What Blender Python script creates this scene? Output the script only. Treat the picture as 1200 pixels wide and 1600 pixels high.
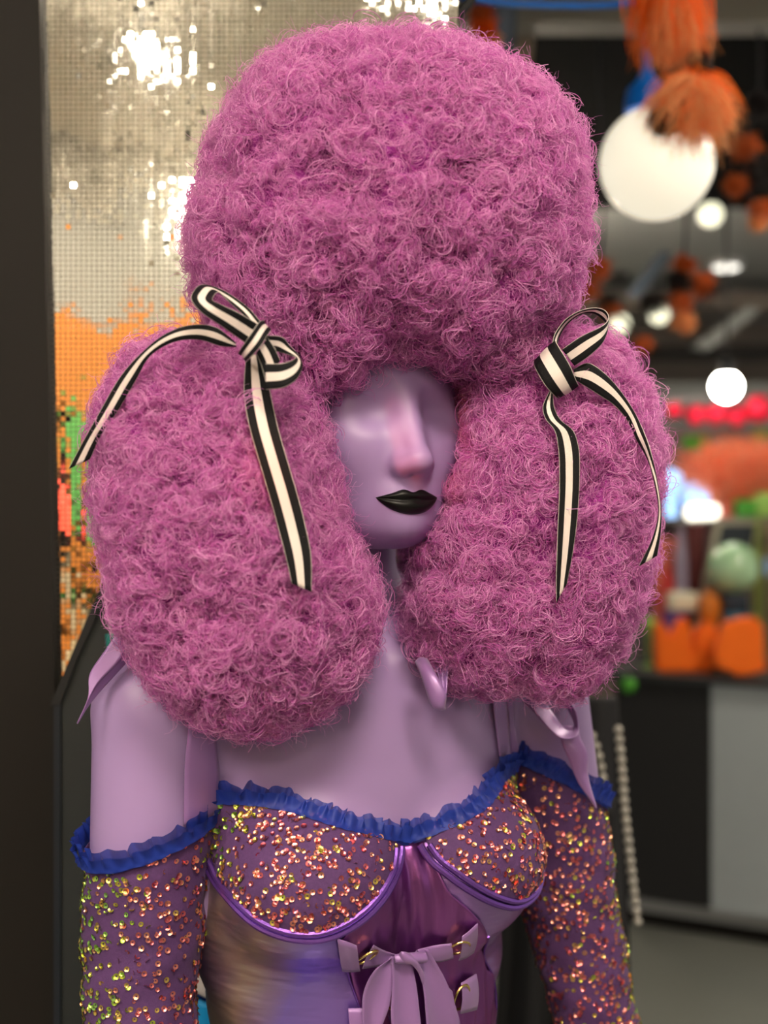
import bpy, bmesh, math, random
import numpy as np
from mathutils import Vector, Matrix

# ------------------------------------------------------------------ camera, world, exposure
for o in list(bpy.data.objects):
    bpy.data.objects.remove(o)
scene = bpy.context.scene
COL = scene.collection
F_PX, CAM_Z = 2000.0, 1.45            # focal length in pixels of the 1200 x 1600 frame, eye height
cam_d = bpy.data.cameras.new('camera')
cam = bpy.data.objects.new('camera', cam_d)
COL.objects.link(cam)
cam.location = (0, 0, CAM_Z)
cam.rotation_euler = (math.pi / 2, 0, 0)
cam_d.sensor_fit = 'HORIZONTAL'
cam_d.sensor_width = 36
cam_d.lens = F_PX / 1200 * 36
cam_d.clip_start = 0.05
cam_d.dof.use_dof = True
cam_d.dof.focus_distance = 1.05
cam_d.dof.aperture_fstop = 4.2
scene.camera = cam
world = bpy.data.worlds.new('world')
scene.world = world
world.use_nodes = True
world.node_tree.nodes['Background'].inputs[0].default_value = (1.0, 0.93, 0.86, 1)
world.node_tree.nodes['Background'].inputs[1].default_value = 0.28
scene.view_settings.view_transform = 'Standard'
scene.view_settings.look = 'None'
scene.view_settings.exposure = 1.0
scene.view_settings.gamma = 1.0
scene.view_settings.use_curve_mapping = False
cy = scene.cycles                      # few light bounces are enough under bright lamps
cy.adaptive_threshold = 0.02; cy.use_light_tree = False
cy.max_bounces = 5; cy.diffuse_bounces = 3; cy.glossy_bounces = 2; cy.transmission_bounces = 2; cy.transparent_max_bounces = 6
LAMP = 1.0                            # common factor on the shop's lamps

rng = np.random.default_rng(7)
random.seed(7)


def P(px, py, Y):
    """a pixel of the frame at distance Y, as a world point"""
    return np.array([(px - 600.0) / F_PX * Y, Y, CAM_Z - (py - 800.0) / F_PX * Y])


# ------------------------------------------------------------------ helpers
def tag(o, label=None, cat=None, group=None, kind=None):
    if label: o['label'] = label
    if cat: o['category'] = cat
    if group: o['group'] = group
    if kind: o['kind'] = kind
    return o


def empty(name, loc=(0, 0, 0), rz=0.0, parent=None):
    o = bpy.data.objects.new(name, None)
    o.empty_display_size = 0.05
    COL.objects.link(o)
    o.location = loc
    o.rotation_euler = (0, 0, rz)
    if parent: o.parent = parent
    return o


def mesh_obj(name, verts, faces, mat, parent=None, smooth=True, world_space=False, uvs=None):
    """one mesh object; verts in the parent's frame, or in world space when world_space"""
    me = bpy.data.meshes.new(name)
    verts = np.asarray(verts, dtype=float)
    if world_space and parent is not None:
        bpy.context.view_layer.update()
        m = np.array(world_matrix(parent).inverted())
        verts = verts @ m[:3, :3].T + m[:3, 3]
    fl = faces.tolist() if isinstance(faces, np.ndarray) else faces
    me.from_pydata(verts.tolist(), [], fl)
    if uvs is not None:
        uv = me.uv_layers.new(name='UVMap')
        li = np.empty(len(me.loops), dtype=np.int32)
        me.loops.foreach_get('vertex_index', li)
        uv.data.foreach_set('uv', np.asarray(uvs, dtype=np.float32)[li].ravel())
    if smooth:
        me.polygons.foreach_set('use_smooth', np.ones(len(me.polygons), dtype=bool))
    me.update()
    if mat is not None: me.materials.append(mat)
    o = bpy.data.objects.new(name, me)
    COL.objects.link(o)
    if parent is not None: o.parent = parent
    return o


def world_matrix(o):
    m = o.matrix_basis.copy()
    while o.parent is not None:
        o = o.parent
        m = o.matrix_basis @ m
    return m


class MB:
    """collects boxes, lathes, tubes, prisms into one mesh"""
    def __init__(self):
        self.v, self.f = [], []

    def add(self, v, f):
        n = len(self.v)
        self.v += [tuple(map(float, q)) for q in v]
        self.f += [tuple(i + n for i in q) for q in f]
        return self

    def box(self, c, s, rot=None):
        hx, hy, hz = [k / 2 for k in s]
        vs = [Vector((x, y, z)) for x in (-hx, hx) for y in (-hy, hy) for z in (-hz, hz)]
        if rot is not None: vs = [rot @ q for q in vs]
        c = Vector([float(k) for k in c])
        return self.add([q + c for q in vs], [(0, 1, 3, 2), (4, 6, 7, 5), (0, 4, 5, 1), (2, 3, 7, 6), (0, 2, 6, 4), (1, 5, 7, 3)])

    def rbox(self, c, s, r, rot=None):
        """box with rounded edges"""
        bm = bmesh.new()
        bmesh.ops.create_cube(bm, size=1)
        for q in bm.verts: q.co = Vector((q.co.x * s[0], q.co.y * s[1], q.co.z * s[2]))
        bmesh.ops.bevel(bm, geom=bm.edges[:], offset=r, segments=3, affect='EDGES', profile=0.6)
        bm.verts.index_update()
        c = Vector([float(k) for k in c])
        vs = [((rot @ q.co) if rot is not None else q.co) + c for q in bm.verts]
        fs = [[q.index for q in f.verts] for f in bm.faces]
        bm.free()
        return self.add(vs, fs)

    def lathe(self, prof, c=(0, 0, 0), n=24, rot=None):
        """prof: list of (r, z)"""
        vs, fs = [], []
        c = Vector([float(k) for k in c])
        for (r, z) in prof:
            for i in range(n):
                a = 2 * math.pi * i / n
                q = Vector((r * math.cos(a), r * math.sin(a), z))
                vs.append((rot @ q if rot is not None else q) + c)
        for j in range(len(prof) - 1):
            for i in range(n):
                k = (i + 1) % n
                fs.append((j * n + i, j * n + k, (j + 1) * n + k, (j + 1) * n + i))
        fs.append(tuple(range(n))[::-1])
        fs.append(tuple((len(prof) - 1) * n + i for i in range(n)))
        return self.add(vs, fs)

    def tube(self, pts, r, n=8, closed=False):
        pts = np.asarray(pts, float)
        m = len(pts)
        rr = np.full(m, r) if np.isscalar(r) else np.asarray(r)
        t = np.gradient(pts, axis=0)
        if closed: t = np.roll(pts, -1, 0) - np.roll(pts, 1, 0)
        t /= np.linalg.norm(t, axis=1)[:, None] + 1e-12
        up = np.array([0.12, 0.31, 0.94])
        vs, fs = [], []
        u = np.cross(t[0], up); u /= np.linalg.norm(u)
        for i in range(m):
            u = u - t[i] * np.dot(u, t[i]); u /= np.linalg.norm(u) + 1e-12
            w = np.cross(t[i], u)
            for k in range(n):
                a = 2 * math.pi * k / n
                vs.append(pts[i] + rr[i] * (math.cos(a) * u + math.sin(a) * w))
        for i in range(m if closed else m - 1):
            j = (i + 1) % m
            for k in range(n):
                l = (k + 1) % n
                fs.append((i * n + k, i * n + l, j * n + l, j * n + k))
        if not closed:
            fs.append(tuple(range(n))[::-1]); fs.append(tuple((m - 1) * n + k for k in range(n)))
        return self.add(vs, fs)

    def prism(self, poly, d):
        """poly: list of 3D points (a planar loop), extruded by the vector d"""
        n = len(poly)
        poly = [np.asarray(q, float) for q in poly]
        d = np.asarray(d, float)
        vs = poly + [q + d for q in poly]
        fs = [tuple(range(n)), tuple(range(2 * n - 1, n - 1, -1))]
        fs += [(i, i + n, (i + 1) % n + n, (i + 1) % n) for i in range(n)]
        return self.add(vs, fs)

    def sphere(self, c, r, n=20, sq=(1, 1, 1)):
        pr = [(max(1e-4, r * math.sin(math.pi * j / n)) , -r * math.cos(math.pi * j / n)) for j in range(n + 1)]
        m = MB().lathe(pr, n=n)
        return self.add([(x * sq[0] + c[0], y * sq[1] + c[1], z * sq[2] + c[2]) for x, y, z in m.v], m.f)

    def build(self, name, mat, parent=None, smooth=False, world_space=False):
        o = mesh_obj(name, np.array(self.v), self.f, mat, parent, smooth, world_space)
        bm = bmesh.new(); bm.from_mesh(o.data)
        bmesh.ops.recalc_face_normals(bm, faces=bm.faces[:])
        bm.to_mesh(o.data); bm.free()
        if smooth: shade_auto(o)
        return o


def shade_auto(o, angle=0.7):
    """smooth faces with hard edges where two faces meet at more than the angle"""
    me = o.data
    bm = bmesh.new(); bm.from_mesh(me)
    for e in bm.edges:
        e.smooth = len(e.link_faces) == 2 and e.calc_face_angle(0) < angle
    for f in bm.faces: f.smooth = True
    bm.to_mesh(me); bm.free()


def catmull(pts, n):
    """a smooth curve through the points, n samples, even in arc length of the control polygon"""
    p = np.asarray(pts, float)
    if len(p) == 2:
        return p[0] + (p[1] - p[0]) * np.linspace(0, 1, n)[:, None]
    d = np.r_[0, np.cumsum(np.linalg.norm(np.diff(p, axis=0), axis=1) ** 0.5 + 1e-6)]
    d /= d[-1]
    s = np.linspace(0, 1, n)
    m = np.gradient(p, d, axis=0)
    i = np.clip(np.searchsorted(d, s, 'right') - 1, 0, len(p) - 2)
    h = (d[i + 1] - d[i])[:, None]
    t = ((s - d[i]) / (d[i + 1] - d[i]))[:, None]
    return ((2 * t**3 - 3 * t**2 + 1) * p[i] + (t**3 - 2 * t**2 + t) * h * m[i] + (-2 * t**3 + 3 * t**2) * p[i + 1] + (t**3 - t**2) * h * m[i + 1])


def strip(name, L, R, mat, parent, n=60, rows=8, bulge=0.0, thick=0.0007, samp=True):
    """a ribbon between two edge polylines of world points"""
    L = catmull(L, n) if samp else np.asarray(L)
    R = catmull(R, n) if samp else np.asarray(R)
    n = len(L)
    u = np.linspace(0, 1, rows)
    V = L[:, None] * (1 - u)[None, :, None] + R[:, None] * u[None, :, None]
    if bulge:
        t = np.gradient((L + R) / 2, axis=0)
        nn = np.cross(t, R - L); nn /= np.linalg.norm(nn, axis=1)[:, None] + 1e-12
        V = V + nn[:, None] * (bulge * np.sin(np.pi * u))[None, :, None]
    idx = np.arange(n * rows).reshape(n, rows)
    F = np.stack([idx[:-1, :-1], idx[:-1, 1:], idx[1:, 1:], idx[1:, :-1]], -1).reshape(-1, 4)
    s = np.r_[0, np.cumsum(np.linalg.norm(np.diff((L + R) / 2, axis=0), axis=1))]
    uv = np.stack([np.broadcast_to(u[None], (n, rows)), np.broadcast_to(s[:, None] * 20, (n, rows))], -1).reshape(-1, 2)
    o = mesh_obj(name, V.reshape(-1, 3), F, mat, parent, True, True, uv)
    if thick:
        m = o.modifiers.new('thickness', 'SOLIDIFY'); m.thickness = thick; m.offset = 0
    return o


def curves_obj(name, pts, radius, mat, parent=None, tip=0.35):
    """hair strands: pts (N, K, 3) in the parent's frame"""
    N, K = pts.shape[:2]
    cu = bpy.data.hair_curves.new(name)
    cu.add_curves([K] * N)
    cu.position_data.foreach_set('vector', np.ascontiguousarray(pts, dtype=np.float32).ravel())
    a = cu.attributes.get('radius') or cu.attributes.new('radius', 'FLOAT', 'POINT')
    r = np.broadcast_to(np.asarray(radius, dtype=np.float32).reshape(-1, 1), (N, K)) * (1 - (1 - tip) * np.linspace(0, 1, K)[None] ** 2)
    a.data.foreach_set('value', np.ascontiguousarray(r, dtype=np.float32).ravel())
    cu.materials.append(mat)
    o = bpy.data.objects.new(name, cu)
    COL.objects.link(o)
    if parent is not None: o.parent = parent
    return o


# ------------------------------------------------------------------ materials
def mat(name, col=(0.5, 0.5, 0.5), rough=0.5, metal=0.0, spec=0.5, sheen=0.0, coat=0.0, emit=None, estr=1.0, alpha=1.0, var=0.0, vscale=30.0,
        bump=0.0, bscale=200.0, bdist=0.001, trans=0.0, film=None, stretch=None):
    m = bpy.data.materials.new(name)
    m.use_nodes = True
    nt = m.node_tree
    b = nt.nodes['Principled BSDF']
    c4 = (*col, 1)
    b.inputs['Base Color'].default_value = c4
    b.inputs['Roughness'].default_value = rough
    b.inputs['Metallic'].default_value = metal
    b.inputs['Specular IOR Level'].default_value = spec
    b.inputs['Sheen Weight'].default_value = sheen
    b.inputs['Coat Weight'].default_value = coat
    b.inputs['Alpha'].default_value = alpha
    b.inputs['Transmission Weight'].default_value = trans
    if film:
        b.inputs['Thin Film Thickness'].default_value = film[0]
        b.inputs['Thin Film IOR'].default_value = film[1]
    if emit:
        b.inputs['Emission Color'].default_value = (*emit, 1)
        b.inputs['Emission Strength'].default_value = estr
    tc = nt.nodes.new('ShaderNodeTexCoord')
    src = tc.outputs['Object']
    if stretch:
        mp = nt.nodes.new('ShaderNodeMapping'); mp.inputs['Scale'].default_value = stretch
        nt.links.new(src, mp.inputs['Vector']); src = mp.outputs[0]
    if var:
        n = nt.nodes.new('ShaderNodeTexNoise'); n.inputs['Scale'].default_value = vscale; n.inputs['Detail'].default_value = 4
        nt.links.new(src, n.inputs['Vector'])
        mx = nt.nodes.new('ShaderNodeMix'); mx.data_type = 'RGBA'
        mx.inputs['A'].default_value = (*[max(0, k * (1 - var)) for k in col], 1)
        mx.inputs['B'].default_value = (*[min(1, k * (1 + var)) for k in col], 1)
        nt.links.new(n.outputs['Fac'], mx.inputs['Factor'])
        nt.links.new(mx.outputs['Result'], b.inputs['Base Color'])
    if bump:
        n2 = nt.nodes.new('ShaderNodeTexNoise'); n2.inputs['Scale'].default_value = bscale; n2.inputs['Detail'].default_value = 3
        nt.links.new(src, n2.inputs['Vector'])
        bp = nt.nodes.new('ShaderNodeBump'); bp.inputs['Strength'].default_value = bump; bp.inputs['Distance'].default_value = bdist
        nt.links.new(n2.outputs['Fac'], bp.inputs['Height'])
        nt.links.new(bp.outputs['Normal'], b.inputs['Normal'])
    return m


def hair_mat(name, c1, c2, translucent=0.35, rough=0.45, spec=0.5):
    """strands whose colour differs from strand to strand, partly letting light through"""
    m = bpy.data.materials.new(name); m.use_nodes = True
    nt = m.node_tree
    b = nt.nodes['Principled BSDF']; out = nt.nodes['Material Output']
    hi = nt.nodes.new('ShaderNodeHairInfo')
    mx = nt.nodes.new('ShaderNodeMix'); mx.data_type = 'RGBA'
    mx.inputs['A'].default_value = (*c1, 1); mx.inputs['B'].default_value = (*c2, 1)
    nt.links.new(hi.outputs['Random'], mx.inputs['Factor'])
    nt.links.new(mx.outputs['Result'], b.inputs['Base Color'])
    b.inputs['Roughness'].default_value = rough; b.inputs['Specular IOR Level'].default_value = spec
    tr = nt.nodes.new('ShaderNodeBsdfTranslucent')
    nt.links.new(mx.outputs['Result'], tr.inputs['Color'])
    ms = nt.nodes.new('ShaderNodeMixShader'); ms.inputs[0].default_value = translucent
    nt.links.new(b.outputs[0], ms.inputs[1]); nt.links.new(tr.outputs[0], ms.inputs[2])
    nt.links.new(ms.outputs[0], out.inputs['Surface'])
    return m


def stripe_mat(name, edges, cols, rough=0.6):
    """bands across the ribbon's width (u), fine cross ribs along its length (v)"""
    m = bpy.data.materials.new(name); m.use_nodes = True
    nt = m.node_tree; b = nt.nodes['Principled BSDF']
    uv = nt.nodes.new('ShaderNodeUVMap'); uv.uv_map = 'UVMap'
    sp = nt.nodes.new('ShaderNodeSeparateXYZ'); nt.links.new(uv.outputs[0], sp.inputs[0])
    cr = nt.nodes.new('ShaderNodeValToRGB'); cr.color_ramp.interpolation = 'CONSTANT'
    e = cr.color_ramp.elements
    while len(e) > 1: e.remove(e[-1])
    e[0].position = edges[0]; e[0].color = (*cols[0], 1)
    for p_, c_ in zip(edges[1:], cols[1:]):
        q = e.new(p_); q.color = (*c_, 1)
    nt.links.new(sp.outputs[0], cr.inputs[0]); nt.links.new(cr.outputs[0], b.inputs['Base Color'])
    b.inputs['Roughness'].default_value = rough
    b.inputs['Specular IOR Level'].default_value = 0.12
    wv = nt.nodes.new('ShaderNodeTexWave'); wv.bands_direction = 'Y'; wv.inputs['Scale'].default_value = 16
    nt.links.new(uv.outputs[0], wv.inputs['Vector'])
    bp = nt.nodes.new('ShaderNodeBump'); bp.inputs['Strength'].default_value = 0.35; bp.inputs['Distance'].default_value = 0.0006
    nt.links.new(wv.outputs['Fac'], bp.inputs['Height']); nt.links.new(bp.outputs[0], b.inputs['Normal'])
    return m


M = {}
M['skin'] = mat('lavender_paint', (0.37, 0.245, 0.51), 0.40, spec=0.42)
M['lips'] = mat('black_gloss', (0.004, 0.004, 0.004), 0.38, spec=0.25)
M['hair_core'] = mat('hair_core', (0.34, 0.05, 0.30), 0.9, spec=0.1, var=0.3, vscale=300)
M['hair'] = hair_mat('purple_synthetic_hair', (0.60, 0.11, 0.50), (0.97, 0.50, 0.84), 0.40, 0.35, 0.6)
M['stripe'] = stripe_mat('striped_ribbon', [0, 0.02, 0.31, 0.66, 0.975], [(0.5, 0.45, 0.42), (0.008, 0.008, 0.009), (0.80, 0.70, 0.66), (0.008, 0.008, 0.009), (0.5, 0.45, 0.42)])
M['satin'] = mat('lavender_satin', (0.33, 0.17, 0.45), 0.36, metal=0.15, spec=0.6, sheen=0.2)
M['knit'] = mat('purple_mesh_fabric', (0.10, 0.042, 0.145), 0.7, spec=0.2, sheen=0.05, var=0.25, vscale=400, bump=0.3, bscale=900)
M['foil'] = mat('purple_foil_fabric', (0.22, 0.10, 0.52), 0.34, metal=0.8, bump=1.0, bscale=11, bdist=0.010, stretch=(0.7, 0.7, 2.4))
_nt = M['foil'].node_tree                                # violet to plum foil; the gold sheen on one side is painted in
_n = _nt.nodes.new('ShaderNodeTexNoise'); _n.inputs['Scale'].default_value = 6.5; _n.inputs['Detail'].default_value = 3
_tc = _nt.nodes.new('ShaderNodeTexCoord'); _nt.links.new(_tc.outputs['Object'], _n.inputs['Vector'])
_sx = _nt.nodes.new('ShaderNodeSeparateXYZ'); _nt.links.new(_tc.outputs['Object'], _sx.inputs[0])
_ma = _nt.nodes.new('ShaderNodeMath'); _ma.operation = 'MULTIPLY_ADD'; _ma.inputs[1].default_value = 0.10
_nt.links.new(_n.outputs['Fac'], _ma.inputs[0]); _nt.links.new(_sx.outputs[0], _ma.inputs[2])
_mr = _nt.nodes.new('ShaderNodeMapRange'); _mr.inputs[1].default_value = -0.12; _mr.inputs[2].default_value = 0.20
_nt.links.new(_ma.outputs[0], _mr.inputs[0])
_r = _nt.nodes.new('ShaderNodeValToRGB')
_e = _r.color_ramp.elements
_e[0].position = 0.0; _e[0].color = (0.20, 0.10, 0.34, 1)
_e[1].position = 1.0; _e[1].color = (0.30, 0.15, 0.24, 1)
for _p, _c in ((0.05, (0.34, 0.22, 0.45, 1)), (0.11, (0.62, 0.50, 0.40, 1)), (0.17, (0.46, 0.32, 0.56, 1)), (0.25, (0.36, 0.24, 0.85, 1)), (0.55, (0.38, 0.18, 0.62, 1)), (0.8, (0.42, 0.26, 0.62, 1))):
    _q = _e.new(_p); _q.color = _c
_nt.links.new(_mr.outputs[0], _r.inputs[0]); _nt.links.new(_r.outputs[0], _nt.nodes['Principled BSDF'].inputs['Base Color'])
M['foil_dark'] = mat('wine_foil_fabric', (0.36, 0.11, 0.40), 0.38, metal=1.0, var=0.3, vscale=14, bump=0.8, bscale=12, bdist=0.008, stretch=(2, 2, 0.8))
M['piping'] = mat('violet_piping', (0.24, 0.10, 0.50), 0.36, metal=0.85, bump=0.3, bscale=500)
M['organza'] = mat('blue_organza', (0.012, 0.035, 0.30), 0.5, spec=0.3, alpha=0.85, var=0.3, vscale=60)
M['gold'] = mat('gold_wire', (0.85, 0.65, 0.22), 0.25, metal=1.0)
M['black_paint'] = mat('black_paint', (0.008, 0.0062, 0.005), 0.65, spec=0.25, var=0.2, vscale=6)
M['slate'] = mat('dark_slate', (0.018, 0.022, 0.024), 0.5, var=0.15, vscale=8)
M['black'] = mat('black_matte', (0.006, 0.006, 0.007), 0.7)
M['mirror'] = mat('mirror_glass', (0.86, 0.85, 0.80), 0.04, metal=1.0)
M['grout'] = mat('mirror_backing', (0.22, 0.20, 0.17), 0.6)
M['steel'] = mat('brushed_steel', (0.5, 0.5, 0.5), 0.3, metal=1.0)
# ------------------------------------------------------------------ lamps of the shop, some added for light
M['lamp_back'] = mat('back_lamp_glow', (0.9, 0.9, 0.85), 0.4, emit=(1.0, 0.88, 0.72), estr=40 * LAMP)
M['lamp'] = mat('lamp_glow', (0.9, 0.9, 0.85), 0.4, emit=(1.0, 0.86, 0.68), estr=22 * LAMP)
M['lamp_hot'] = mat('bulb_glow', (0.9, 0.9, 0.85), 0.4, emit=(1.0, 0.88, 0.70), estr=55 * LAMP)
M['white_metal'] = mat('white_metal', (0.6, 0.6, 0.58), 0.4)
CEIL = 2.78


def disc_light(x, y, r, label, m='lamp'):
    t = empty('ceiling_light', (x, y, CEIL))
    MB().lathe([(r + 0.03, -0.001), (r + 0.03, -0.05), (r + 0.005, -0.055), (r, -0.03), (r, -0.002)], n=32).build('rim', M['white_metal'], t, True)
    MB().lathe([(r, -0.028), (r * 0.98, -0.046), (r * 0.7, -0.055), (0.001, -0.06)], n=32).build('diffuser', M[m], t, True)
    return tag(t, label, 'ceiling light', 'round ceiling lights over the shop floor')


def bulb_light(x, y, z, r, label, m='lamp_hot', grp='bare round bulbs under the ceiling'):
    t = empty('bulb_lamp', (x, y, CEIL))
    h = CEIL - z
    MB().lathe([(0.05, -0.001), (0.05, -0.02), (0.006, -0.03), (0.006, -h + r + 0.05), (r * 0.5, -h + r + 0.04), (r * 0.55, -h + r * 0.8)], n=16).build('socket', M['black'], t, True)
    MB().sphere((0, 0, -h), r, 16).build('bulb', M[m], t, True)
    return tag(t, label, 'lamp', grp)


disc_light(-1.45, -0.35, 0.30, 'round white ceiling light on the column side above the camera')
disc_light(0.25, -0.25, 0.30, 'round white ceiling light nearest above the wig')
disc_light(1.05, 1.15, 0.20, 'added round ceiling light brightening the feather garland')  # added to light the garland and the wig's edge on that side
disc_light(0.9, -3.6, 0.30, 'added round ceiling light brightening the cream wall behind the camera')  # added out of view to brighten the wall that the foil reflects
bulb_light(0.5, 5.5, 2.30, 0.09, 'added bulb hidden by the wig, lighting the far ceiling')  # unseen bulb, put in only to lift the grey ceiling
disc_light(0.1, -1.9, 0.26, 'round white ceiling light over the aisle behind the camera')
disc_light(-1.5, -1.3, 0.22, 'round white ceiling light over the orange and green display')
disc_light(1.9, 2.95, 0.22, 'round white ceiling light over the aisle beside the globe lamp', 'lamp_back')
disc_light(3.0, 5.6, 0.22, 'round white ceiling light far over the shop counter', 'lamp_back')
bulb_light(-0.60, -0.56, 2.60, 0.055, 'bare bulb whose glare shows high in the mirror tiles')
bulb_light(-0.62, -1.75, 2.5, 0.055, 'bare bulb reflected beside the upper wig edge')

# added red spot beside the aisle, its narrow beam set to tint the nose
t = empty('added_red_spotlight', (-0.72, 0.02, 1.45))
M['red_glow'] = mat('red_lens', (0.6, 0.05, 0.03), 0.4, emit=(1.0, 0.10, 0.05), estr=1.2)
rotl = Vector((0.745, 1.04, 0.045)).to_track_quat('Z', 'Y').to_matrix()
MB().lathe([(0.05, -0.12), (0.075, -0.10), (0.08, 0.0), (0.088, 0.01), (0.088, 0.03), (0.07, 0.03)], n=24, rot=rotl).build('housing', M['black'], t, True)
MB().lathe([(0.068, 0.025), (0.055, 0.034), (0.001, 0.038)], n=24, rot=rotl).build('lens', M['red_glow'], t, True)
MB().tube([(0, 0, -0.06), (-0.03, -0.02, -0.4), (-0.03, -0.02, -1.43)], 0.012).build('stand_pole', M['black'], t, True)
MB().lathe([(0.14, -1.449), (0.14, -1.43), (0.02, -1.41), (0.012, -1.38)], c=(-0.03, -0.02, 0), n=24).build('stand_base', M['black'], t, True)
ld = bpy.data.lights.new('red_beam', 'SPOT'); ld.color = (1.0, 0.10, 0.05); ld.energy = 14; ld.spot_size = math.radians(4.6); ld.spot_blend = 0.7; ld.shadow_soft_size = 0.02
lo_ = bpy.data.objects.new('red_beam', ld); COL.objects.link(lo_); lo_.parent = t
lo_.location = rotl @ Vector((0, 0, 0.06)); lo_.rotation_euler = Vector((-0.738, -1.04, -0.045)).to_track_quat('Z', 'Y').to_euler()
tag(t, 'small added red spotlight on a black stand, tinting the nose', 'spotlight')

# ------------------------------------------------------------------ the room
M['floor'] = mat('grey_floor', (0.16, 0.165, 0.15), 0.35, var=0.25, vscale=1.5)
M['ceiling'] = mat('cream_ceiling', (0.60, 0.56, 0.48), 0.8, var=0.08, vscale=2)
M['grey_ceiling'] = mat('grey_ceiling', (0.34, 0.345, 0.33), 0.6, var=0.1, vscale=2)
M['taupe'] = mat('taupe_wall', (0.22, 0.18, 0.15), 0.8, var=0.15, vscale=3)
o = MB().box((0, 2, -0.05), (12, 14, 0.1)).build('floor', M['floor']); tag(o, 'dark grey smooth shop floor', None, None, 'structure')
o = MB().box((0, -2.0, CEIL + 0.05), (12, 7.4, 0.1)).build('ceiling', M['ceiling']); tag(o, 'cream ceiling over the aisle in front of the mannequin', None, None, 'structure')
o = MB().box((0, 5.35, CEIL + 0.05), (12, 7.3, 0.1)).build('ceiling_far', M['grey_ceiling']); tag(o, 'grey ceiling over the back of the shop', None, None, 'structure')
o = MB().box((0, 9.02, 1.39), (12, 0.1, 2.8)).build('wall_back', M['taupe']); tag(o, 'taupe wall at the far end of the shop', None, None, 'structure')
M['cream_wall'] = mat('cream_wall', (0.55, 0.49, 0.40), 0.8)
o = MB().box((0, -5.1, 1.39), (12, 0.1, 2.8)).build('wall_front', M['cream_wall']); tag(o, 'cream wall behind the camera', None, None, 'structure')
# black dropped soffit and grey beam over the counter
M['soffit'] = mat('soffit_black', (0.004, 0.0035, 0.003), 0.9, spec=0.05)
o = MB().prism([(0.35, 3.36, CEIL - 0.001), (6, 3.36, CEIL - 0.001), (6, 5.35, CEIL - 0.001), (0.35, 5.35, CEIL - 0.001)], (0, 0, -0.06)).build('soffit', M['soffit'])
tag(o, 'black dropped soffit behind the globe lamp', None, None, 'structure')
M['beam'] = mat('grey_beam', (0.30, 0.28, 0.24), 0.6)
o = MB().box((2.2, 3.30, CEIL - 0.043), (8, 0.10, 0.084)).build('trim_1', M['beam']); tag(o, 'long grey beam along the black soffit', None, None, 'structure')
M['beige'] = mat('beige_frame', (0.42, 0.33, 0.25), 0.6)
o = MB().prism([P(812, 20, 3.4), P(838, 26, 3.4), P(830, 110, 3.4), P(800, 110, 3.4)], (0, 0.05, 0)).build('trim_2', M['beige']); tag(o, 'beige upright frame edge above the wig', None, None, 'structure')

# black column at the frame's edge
wl = MB().prism([P(-700, -1200, 1.318), P(34, -1200, 1.318), P(61, 0, 1.318), P(86, 1100, 1.318), P(94, 1600, 1.318), P(100, 2990, 1.318), P(-700, 2990, 1.318)], (0, 0.3, 0)).build('wall_left', M['black_paint'])
tag(wl, 'black painted column at the edge of the mirror tiles', None, None, 'structure')

# ------------------------------------------------------------------ mirror mosaic wall
YM = 1.335
wm = MB().box((-0.136, YM + 0.045, 1.39), (0.43, 0.06, 2.775)).build('wall_mirror', M['black_paint'])
tag(wm, 'partition clad in small square mirror tiles behind the wig', None, None, 'structure')
PW, PH, NT = 0.2275, 0.11375, 21
TP = PH / NT
xs0 = P(318, 0, YM)[0]; zs0 = P(0, 172, YM)[2]
k = 0
for ci in (-1, 0, 1):
    for ri in range(-6, 3):
        x0 = xs0 + ci * PW; z0 = zs0 + ri * PH
        x1 = min(x0 + PW, 0.0765); z1 = z0 + PH; x0 = max(x0, -0.359)
        if x1 - x0 < 0.01: continue
        g = 0.0004
        pan = MB().box(((x0 + x1) / 2, YM + 0.0085, (z0 + z1) / 2), (x1 - x0 - 2 * g, 0.013, PH - 2 * g)).build('mirror_panel', M['grout'], wm)
        nx = int(round((x1 - x0) / TP))
        I, J = np.meshgrid(np.arange(nx), np.arange(NT), indexing='ij')
        cx = (x0 + (I + 0.5) * TP).ravel(); cz = (z0 + (J + 0.5) * TP).ravel()
        n = len(cx)
        s = TP * 0.455
        colt = rng.normal(0, 0.010, nx)[I].ravel()
        ax = rng.normal(0, 0.005, n) + 0.006 * np.sin(cz * 60 + cx * 23) + 0.004 * np.sin(cx * 90)
        az = rng.normal(0, 0.006, n) + colt + 0.006 * np.sin(cx * 45 + cz * 30 + ci)
        odd = rng.random(n) < 0.015
        ax = ax + odd * rng.normal(0, 0.08, n); az = az + odd * rng.normal(0, 0.08, n)
        q = np.array([(-1, -1), (1, -1), (1, 1), (-1, 1)], float)
        dx = q[None, :, 0] * s; dz = q[None, :, 1] * s
        fy = -dx * np.tan(az)[:, None] - dz * np.tan(ax)[:, None]
        front = np.stack([cx[:, None] + dx, YM - 0.0006 + fy, cz[:, None] + dz], -1)
        back = np.stack([cx[:, None] + dx, np.full((n, 4), YM + 0.004), cz[:, None] + dz], -1)
        V = np.concatenate([front, back], 1).reshape(-1, 3)
        b = np.arange(n)[:, None] * 8
        F = np.concatenate([b + np.array(w) for w in ((0, 1, 2, 3), (0, 4, 5, 1), (1, 5, 6, 2), (2, 6, 7, 3), (3, 7, 4, 0))], 0)
        tl = mesh_obj('mirror_tiles', V, F, M['mirror'], pan, smooth=False)
        tl['kind'] = 'stuff'

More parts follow.
